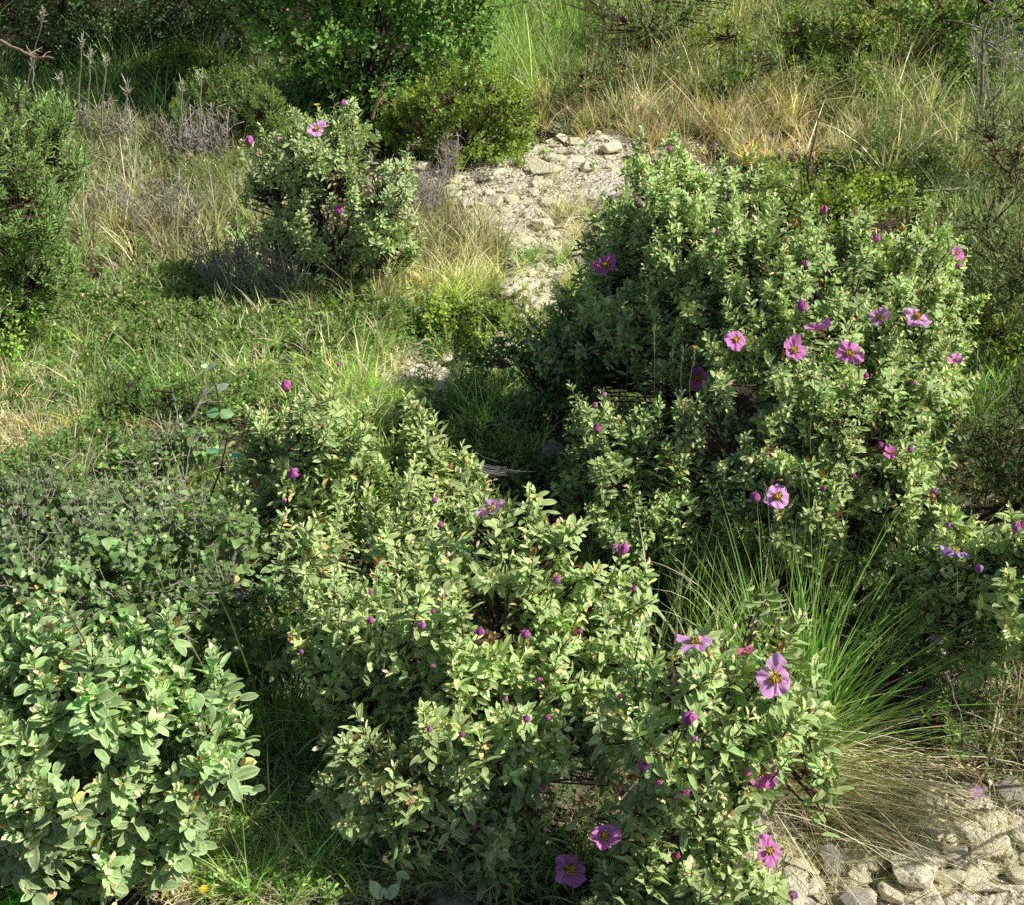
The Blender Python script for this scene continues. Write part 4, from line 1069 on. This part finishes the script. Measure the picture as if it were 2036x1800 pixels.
# ------------------------------------------------------------------ the tussock
def tussock():
    b = G(1570, 1530); root = empty('grass_tussock', b, 'big grass tussock with long arching green blades and dry straw blades hanging to the right', 'grass tussock')
    def fan(n, az0, azs, L0, L1, lean, bend, w, cols, sp):
        base = np.tile(b, (n, 1)) + np.concatenate([rng.normal(0, sp, (n, 2)), np.zeros((n, 1))], 1)
        az = rng.normal(az0, azs, n); L = rng.uniform(L0, L1, n)
        c = np.array(cols)[rng.choice(len(cols), n)] * np.exp(rng.normal(0, .2, (n, 1)))
        return base, az, L, np.clip(rng.normal(lean, .26, n), .0, 1.5), rng.uniform(bend * .1, bend * 1.9, n), w * rng.uniform(.6, 1.2, n), c
    P1 = [fan(85, 1.75, .4, .28, .62, .35, .5, .0046, [(.075, .15, .03), (.13, .21, .045)], .045),
          fan(110, .62, .5, .25, .56, .78, .55, .0058, [(.09, .18, .03), (.15, .25, .045)], .03),
          fan(90, 1.3, .8, .2, .5, .4, .7, .003, [(.08, .16, .03), LIME], .04)]
    P2 = [fan(480, -.52, .36, .14, .44, 1.08, .70, .0030, [(.40, .35, .24), (.46, .41, .30), (.30, .24, .15), (.2, .14, .08)], .07),
          fan(160, -.9, .4, .12, .28, 1.0, .9, .0022, [STRAW, OLIVE], .04),
          fan(120, -.3, .4, .2, .36, .95, .8, .0024, [LIME, OLIVE], .04)]
    for nm, PP in (('green_blades', P1), ('dry_blades', P2)):
        V = []; F = []; C = []; off = 0
        for a in PP:
            v, f_, c = blades(*a, seg=7); V.append(v); F.append(f_ + off); C.append(c); off += len(v)
        obj(nm, mesh_np(nm, np.concatenate(V) - b, np.concatenate(F), col=np.concatenate(C)), M_grass, root)
    # second clump further left and back
    b2 = G(1440, 1300); r2 = empty('grass_tussock', b2, 'upright bright green grass clump between the front shrub and the right shrubs', 'grass tussock')
    base, az, L, le, be, w, c = fan(230, 1.6, 1.4, .12, .34, .28, .6, .0042, [(.09, .165, .035), (.15, .22, .06), STRAW], .0)
    base = np.tile(b2, (230, 1)) + np.stack([rng.normal(0, .10, 230), rng.normal(0, .05, 230), np.zeros(230)], -1)
    v, f_, c = blades(base, az, L, le, be, w, c, seg=6); obj('green_blades', mesh_np('green_blades', v - b2, f_, col=c), M_grass, r2)


tussock()


# ------------------------------------------------------------------ stalks, twigs, dead wood
def stalk(p0, p1, label, group, head='wisp', r=.0012, col=STRAW):
    root = empty('grass_stalk', p0, label, 'grass stalk', group)
    q = curve(p0, p1, .0, 8, .004); V, F = tubes([q], [np.linspace(r * 1.3, r * .6, 8)], 4)
    obj('stem', mesh_np('stem', V - p0, F, col=np.tile([*col, 0], (len(V), 1))), M_seed, root)
    ps, rs = [], []
    d = norm(q[-1] - q[-3])
    if head == 'brush':
        for i in range(26):
            s = q[-1] - d * rng.uniform(0, .09); e = s + norm(d * 1.3 + rng.normal(0, .45, 3)) * rng.uniform(.02, .05)
            ps.append(curve(s, e, -.003, 4)); rs.append(np.array([.0008, .0018, .0020, .0006]))
    elif head == 'wisp':
        for i in range(14):
            s = q[-1] - d * rng.uniform(-.0, .05); e = s + norm(d * 2 + rng.normal(0, .3, 3)) * rng.uniform(.008, .018)
            ps.append(curve(s, e, 0, 3)); rs.append(np.array([.0007, .0013, .0004]))
    if ps:
        V, F = tubes(ps, rs, 4); obj('seed_head', mesh_np('seed_head', V - p0, F, col=np.tile([*col, 0], (len(V), 1)) * 1.05), M_seed, root)


for (a, b, c, d, z, lab) in [
    (40, 190, 86, 22, .62, 'tall pale dry stalk leaning right in front of the dark corner'), (155, 220, 163, 75, .55, 'dry seed stalk second from the left before the dark corner'),
    (196, 260, 212, 110, .52, 'thin dry seed stalk in the middle of the row before the dark corner'), (238, 290, 252, 165, .50, 'dry seed stalk with a pale fan head right of the middle of the row'),
    (118, 210, 120, 150, .30, 'short dry stalk with a forked pale head'), (170, 235, 180, 100, .48, 'dry seed stalk close beside the second one'), (400, 280, 398, 150, .5, 'grey dry seed stalk in front of the needle leaved bush'),
    (355, 290, 362, 160, .45, 'dark dry seed stalk left of the needle leaved bush'), (255, 330, 258, 232, .32, 'short grey seed stalk in the dry grass at upper left'), (430, 180, 445, 70, .42, 'grey stalk by the bright yellow green bush'),
    (78, 200, 60, 105, .35, 'grey bent stalk beside the bare orange twig')]:
    p0 = G(a, b + 40); p1 = P(c, d, z); stalk(p0, p1, lab, 'dry seed stalks at upper left', 'brush', .0036, (.80, .75, .68))
    # keep the head at a believable distance
for (a, b, c, d, z, lab) in [
    (1355, 1090, 1357, 690, .62, 'long thin grass stalk left of the pair before the shaded gap'), (1366, 1090, 1380, 700, .62, 'long thin grass stalk right of the pair before the shaded gap'),
    (1600, 1180, 1618, 700, .66, 'long straight stalk in front of the row of pink flowers'), (1685, 1120, 1708, 725, .6, 'pale slanting stalk below the dark pink flower on the right'),
    (1262, 1000, 1240, 640, .5, 'thin dry stalk in front of the dark gap'), (1310, 1040, 1300, 650, .55, 'thin stalk just left of the stalk pair'), (1550, 1260, 1520, 960, .45, 'green grass stalk beside the lilac flower'),
    (1660, 1260, 1590, 930, .45, 'slanting grass stalk right of the lilac flower'), (686, 1620, 680, 1440, .22, 'single upright stalk by the front shrub'), (672, 610, 668, 470, .3, 'thin stalk with a tiny yellow head under the upper left shrub'),
    (1640, 560, 1655, 470, .3, 'short stalk behind the crowned shrub'), (60, 1790, 78, 1560, .3, 'thin grey stalk in front of the left shrub'),
    (960, 850, 948, 560, .2, 'short stalk in the deep shade')][:10] + [(45, 1780, 72, 1560, .3, 'thin grey stalk in front of the left shrub')]:
    stalk(G(a, b), P(c, d, z), lab, 'long thin grass stalks', 'wisp', .0009, (.33, .33, .17))


def branchy(p0, pts, r0, label, mat, name='dead_branch', cat='branch', side=6, slen=.06, group=None):
    root = empty(name, p0, label, cat, group)
    pts = np.array(pts); n = len(pts)
    t = np.linspace(0, n - 1, 12); ii = np.clip(t.astype(int), 0, n - 2); q = pts[ii] + (pts[ii + 1] - pts[ii]) * (t - ii)[:, None]
    q[1:-1] += rng.normal(0, .003, (10, 3))
    V, F = tubes([q], [np.linspace(r0, r0 * .45, 12)], 7); obj('stem', mesh_np('stem', V - p0, F), mat, root)
    ps, rs = [], []; d = norm(q[-1] - q[0])
    for i in range(side):
        s = q[rng.integers(3, 11)]; e = s + norm(d * .7 + rng.normal(0, .6, 3)) * slen * rng.uniform(.5, 1.3)
        ps.append(curve(s, e, .004, 5, .002)); rs.append(np.linspace(r0 * .45, r0 * .12, 5))
        for _ in range(2):
            s2 = ps[-1 - _][rng.integers(1, 3)]; e2 = s2 + norm(d + rng.normal(0, .7, 3)) * slen * .4; ps.append(curve(s2, e2, 0, 3)); rs.append(np.linspace(r0 * .2, r0 * .08, 3))
    if ps:
        V, F = tubes(ps, rs, 4); obj('twigs', mesh_np('twigs', V - p0, F), mat, root)


def on(px, py, z): return P(px, py, z)


branchy(G(300, 960), [G(300, 960), on(295, 925, .06), on(350, 862, .14), on(390, 818, .20), on(412, 770, .25)], .0060, 'thick grey dead branch rising to the right out of the vine at the left', M_grey, side=8)
M_tan = solid_mat('tan_bare_wood', (.38, .26, .14), (.55, .40, .24), 90)
branchy(on(-20, 70, .5), [on(-20, 70, .5), on(30, 95, .5), on(60, 112, .5), on(108, 116, .52)], .009, 'bare orange tan twig poking in from the left edge before the dark corner', M_tan, side=3)
branchy(G(1930, 330), [G(1930, 330), on(1942, 250, .2), on(1950, 170, .42), on(1955, 90, .6), on(1960, 40, .7)], .010, 'bleached bare upright branch in the grass at the top right', M_grey, side=10, slen=.25)
branchy(G(1985, 360), [G(1985, 360), on(1970, 290, .16), on(1955, 220, .3), on(1990, 180, .4)], .008, 'lower bleached branch beside the upright one at the top right', M_grey, side=6, slen=.2)
branchy(on(1905, 340, .12), [on(1905, 340, .12), on(1950, 340, .12), on(1990, 352, .1)], .006, 'bleached twig lying level at the right, upper of two', M_grey, side=3, slen=.08, group='bleached twigs at the right')
branchy(on(1885, 434, .12), [on(1885, 434, .12), on(1930, 446, .12), on(1972, 458, .1)], .006, 'bleached twig lying level at the right, lower of two', M_grey, side=3, slen=.08, group='bleached twigs at the right')
branchy(on(1835, 380, .14), [on(1835, 380, .14), on(1900, 375, .15), on(1945, 374, .13)], .005, 'thin bleached twig pointing left above the right shrubs', M_grey, side=3, slen=.08)
branchy(G(1600, 560), [G(1600, 560), on(1603, 500, .22), on(1612, 430, .38), on(1612, 370, .5), on(1604, 325, .58)], .007, 'dark upright bare sapling stem behind the right shrubs', M_bark, side=6, slen=.16)
branchy(on(1620, 470, .3), [on(1620, 470, .3), on(1680, 430, .36), on(1760, 370, .42)], .005, 'dark thin branch slanting up to the right behind the right shrubs', M_bark, side=3, slen=.1)
branchy(on(590, 668, .06), [on(590, 668, .06), on(640, 655, .07), on(700, 658, .06)], .004, 'small forked grey twig lying in the grass at the centre left', M_grey, side=6, slen=.06)
branchy(on(200, 1702, .03), [on(200, 1702, .03), on(255, 1752, .03), on(312, 1795, .02)], .0045, 'long grey stick lying slantwise at the bottom left', M_grey, side=0)
branchy(on(196, 1694, .03), [on(196, 1694, .03), on(230, 1696, .03), on(266, 1698, .03)], .0055, 'short thick white stick at the foot of the left shrub', M_silk, side=0)
branchy(on(965, 850, .16), [on(965, 850, .16), on(1005, 840, .17), on(1052, 832, .18)], .0022, 'thin pale straight stick crossing the shaded gap', M_grey, side=0)
branchy(on(760, 215, .3), [on(740, 235, .25), on(755, 190, .36), on(765, 160, .45)], .007, 'reddish tan bare stem in front of the tall leafy bush', M_tan, side=4)
branchy(G(1985, 1480), [on(1900, 1470, .03), on(1960, 1500, .08), on(2000, 1530, .1)], .0025, 'thin pale bent stem in the shade at the right edge', M_grey, side=0)
branchy(G(1950, 1570), [G(1955, 1570), on(1920, 1480, .1), on(1900, 1380, .2), on(1882, 1335, .25)], .0018, 'long thin curved dry stem arching up at the lower right', M_grey, side=0)
branchy(on(905, 1165, .3), [on(905, 1165, .3), on(900, 1120, .35), on(886, 1110, .36)], .004, 'reddish dead twig inside the front shrub', M_tan, side=4, slen=.03)


def dead_bush(base, n, h, rad, label, thick=.0012, seedy=False):
    b = G(*base); root = empty('dead_bush', b, label, 'dead bush', 'grey dead twiggy bushes')
    ps, rs = [], []
    for i in range(n):
        a = rng.uniform(0, 2 * PI); rr = rad * math.sqrt(rng.uniform(0, 1))
        e = b + np.array([rr * math.cos(a), rr * math.sin(a) * .7, h * rng.uniform(.45, 1.1)])
        q = curve(b + np.array([rr * math.cos(a) * .45, rr * math.sin(a) * .4, 0]), e, .01, 6, .006); ps.append(q); rs.append(np.linspace(thick * 1.5, thick * .6, 6))
        for k in range(7):
            s = q[rng.integers(2, 6)]; e2 = s + norm(np.array([0, 0, .8]) + rng.normal(0, .6, 3)) * h * rng.uniform(.08, .22)
            ps.append(curve(s, e2, .0, 3, .001)); rs.append(np.linspace(thick * .9, thick * (1.3 if seedy else .4), 3))
    V, F = tubes(ps, rs, 3); obj('twigs', mesh_np('twigs', V - b, F), M_greyv, root)


M_greyv = solid_mat('grey_violet_twig', (.34, .29, .25), (.62, .56, .49), 60)
dead_bush((840, 440), 90, .22, .13, 'bleached grey wiry bush between the upper left shrub and the stony strip', .0012)
dead_bush((895, 350), 40, .16, .06, 'small bleached wiry tuft at the foot of the yellow green bush', .0013)
dead_bush((560, 590), 60, .22, .20, 'brown grey seed headed bush in front of the upper left shrub', .0016, True)
dead_bush((400, 340), 70, .26, .18, 'violet grey twiggy bush below the needle leaved bush', .0018, True)
dead_bush((320, 470), 50, .2, .2, 'sparse grey twiggy bush in the dry grass at upper left', .0015, True)
dead_bush((460, 580), 50, .2, .14, 'low grey twiggy bush beside the dark hollow', .0015, True)
dead_bush((220, 300), 40, .22, .15, 'thin grey twiggy bush right of the tall left bush', .0015, True)
dead_bush((1990, 200), 40, .4, .25, 'bare silvery twiggy bush at the top right edge', .0022)
dead_bush((300, 1230), 22, .34, .22, 'pale brown twigs poking through the heart leaved vine', .0014)
dead_bush((130, 1200), 18, .34, .2, 'grey twigs poking through the vine tangle at the left', .0014)
dead_bush((1680, 520), 30, .16, .14, 'bare brown twiggy bush hidden behind the right shrubs', .0014)


# spider silk
def web():
    c = P(975, 935, .12); root = None; ps, rs = [], []
    for i in range(34):
        t0 = rng.uniform(0, .5); t1 = t0 + rng.uniform(.3, .5)
        def pt(t, w): return P(905 + 165 * t, 915 + 36 * t + 5 * math.sin(5 * t), .14 - .03 * t) + np.array([0, 1, .2]) * w * .018 * (1 - .6 * t)
        w = rng.normal(0, 1); ps.append(curve(pt(t0, w), pt(t1, w + rng.normal(0, .6)), -.006, 5)); rs.append(np.full(5, .00014))
    V, F = tubes(ps, rs, 3); tag(obj('spider_web', mesh_np('spider_web', V - c, F), M_silk, None, c), 'wispy white spider silk stretched across the shaded gap in the middle', 'spider web')


web()

# fallen petals & tiny wild flowers
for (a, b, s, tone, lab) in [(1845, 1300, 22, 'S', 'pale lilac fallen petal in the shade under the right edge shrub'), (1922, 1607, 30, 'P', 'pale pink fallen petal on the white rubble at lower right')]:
    q = G(a, b) + [0, 0, .03]; m = leaf_tpl(5, 4, .9, .5, -.6, .08, 'obov')
    V, F, C = instance([m], np.zeros((1, 3)), np.array([[.8, .3, .1]]), np.array([[0, -.4, .9]]), np.array([s * mpp(q)]), np.array([[.72, .36, .66]])); C[:, 3] = 1
    o = obj('fallen_petal', mesh_np('fallen_petal', V, F, col=C), M_petal, None, q); o.color = TONE[tone]; tag(o, lab, 'petal')
yl = leaf_tpl(2, 2, .4, .1, .1, 0, 'obov')
M_yel = leaf_mat('yellow_petal', .2, .6, .2, rim_amt=0)
for (a, b, s, z, lab) in [(405, 1770, 20, .05, 'tiny yellow daisy in the short grass at the bottom left'), (630, 208, 14, .63, 'tiny yellow flower above the upper left shrub'), (950, 1272 - 0, 0, 0, '')][:2]:
    p = P(a, b, z); g = np.array([p[0], p[1], float(gz(p[0], p[1]))]); root = empty('yellow_flower', g, lab, 'flower')
    n = 12; an = np.arange(n) * 2 * PI / n
    V, F, C = instance([yl], np.tile(p - g, (n, 1)), np.stack([np.cos(an), np.sin(an), np.full(n, .25)], -1), np.tile([0, 0, 1.0], (n, 1)), np.full(n, s * mpp(p) * .55), pal((.85, .62, .03), n, .05))
    obj('petals', mesh_np('petals', V, F, col=C), M_yel, root)
    V, F = tubes([curve([0, 0, 0], p - g, 0, 4)], [np.full(4, .0008)], 4); obj('stem', mesh_np('stem', V, F, col=np.tile([.12, .2, .05, 0], (len(V), 1))), M_grass, root)

# ------------------------------------------------------------------ light, sky, camera
w = bpy.data.worlds.new('World'); scene.world = w; w.use_nodes = True
nt = w.node_tree; bg = nt.nodes['Background']
sky = nt.nodes.new('ShaderNodeTexSky'); sky.sky_type = 'NISHITA'; sky.sun_disc = False
sky.sun_elevation = math.asin(SUN[2]); sky.sun_rotation = math.atan2(SUN[0], SUN[1])
nt.links.new(sky.outputs[0], bg.inputs['Color']); bg.inputs['Strength'].default_value = .078
ld = bpy.data.lights.new('sun', 'SUN'); ld.energy = 5.0; ld.angle = math.radians(.53); ld.color = (1, .955, .88)
lo = bpy.data.objects.new('sun', ld); COL.objects.link(lo); lo.rotation_euler = Vector(SUN).to_track_quat('Z', 'Y').to_euler(); lo.location = (3, 2, 6)
cd = bpy.data.cameras.new('camera'); cd.sensor_width = 36; cd.lens = 36 * FOC / 2036; cd.clip_start = .05; cd.clip_end = 500
co = bpy.data.objects.new('camera', cd); COL.objects.link(co); co.location = (0, 0, CH); co.rotation_euler = (PI / 2 - PITCH, 0, 0)
scene.camera = co
scene.view_settings.view_transform = 'Standard'; scene.view_settings.look = 'None'; scene.view_settings.exposure = 0
scene.cycles.max_bounces = 6; scene.cycles.diffuse_bounces = 3; scene.cycles.glossy_bounces = 2; scene.cycles.transmission_bounces = 3
scene.cycles.use_denoising = False
print('faces', sum(len(o.data.polygons) for o in scene.objects if o.type == 'MESH'))
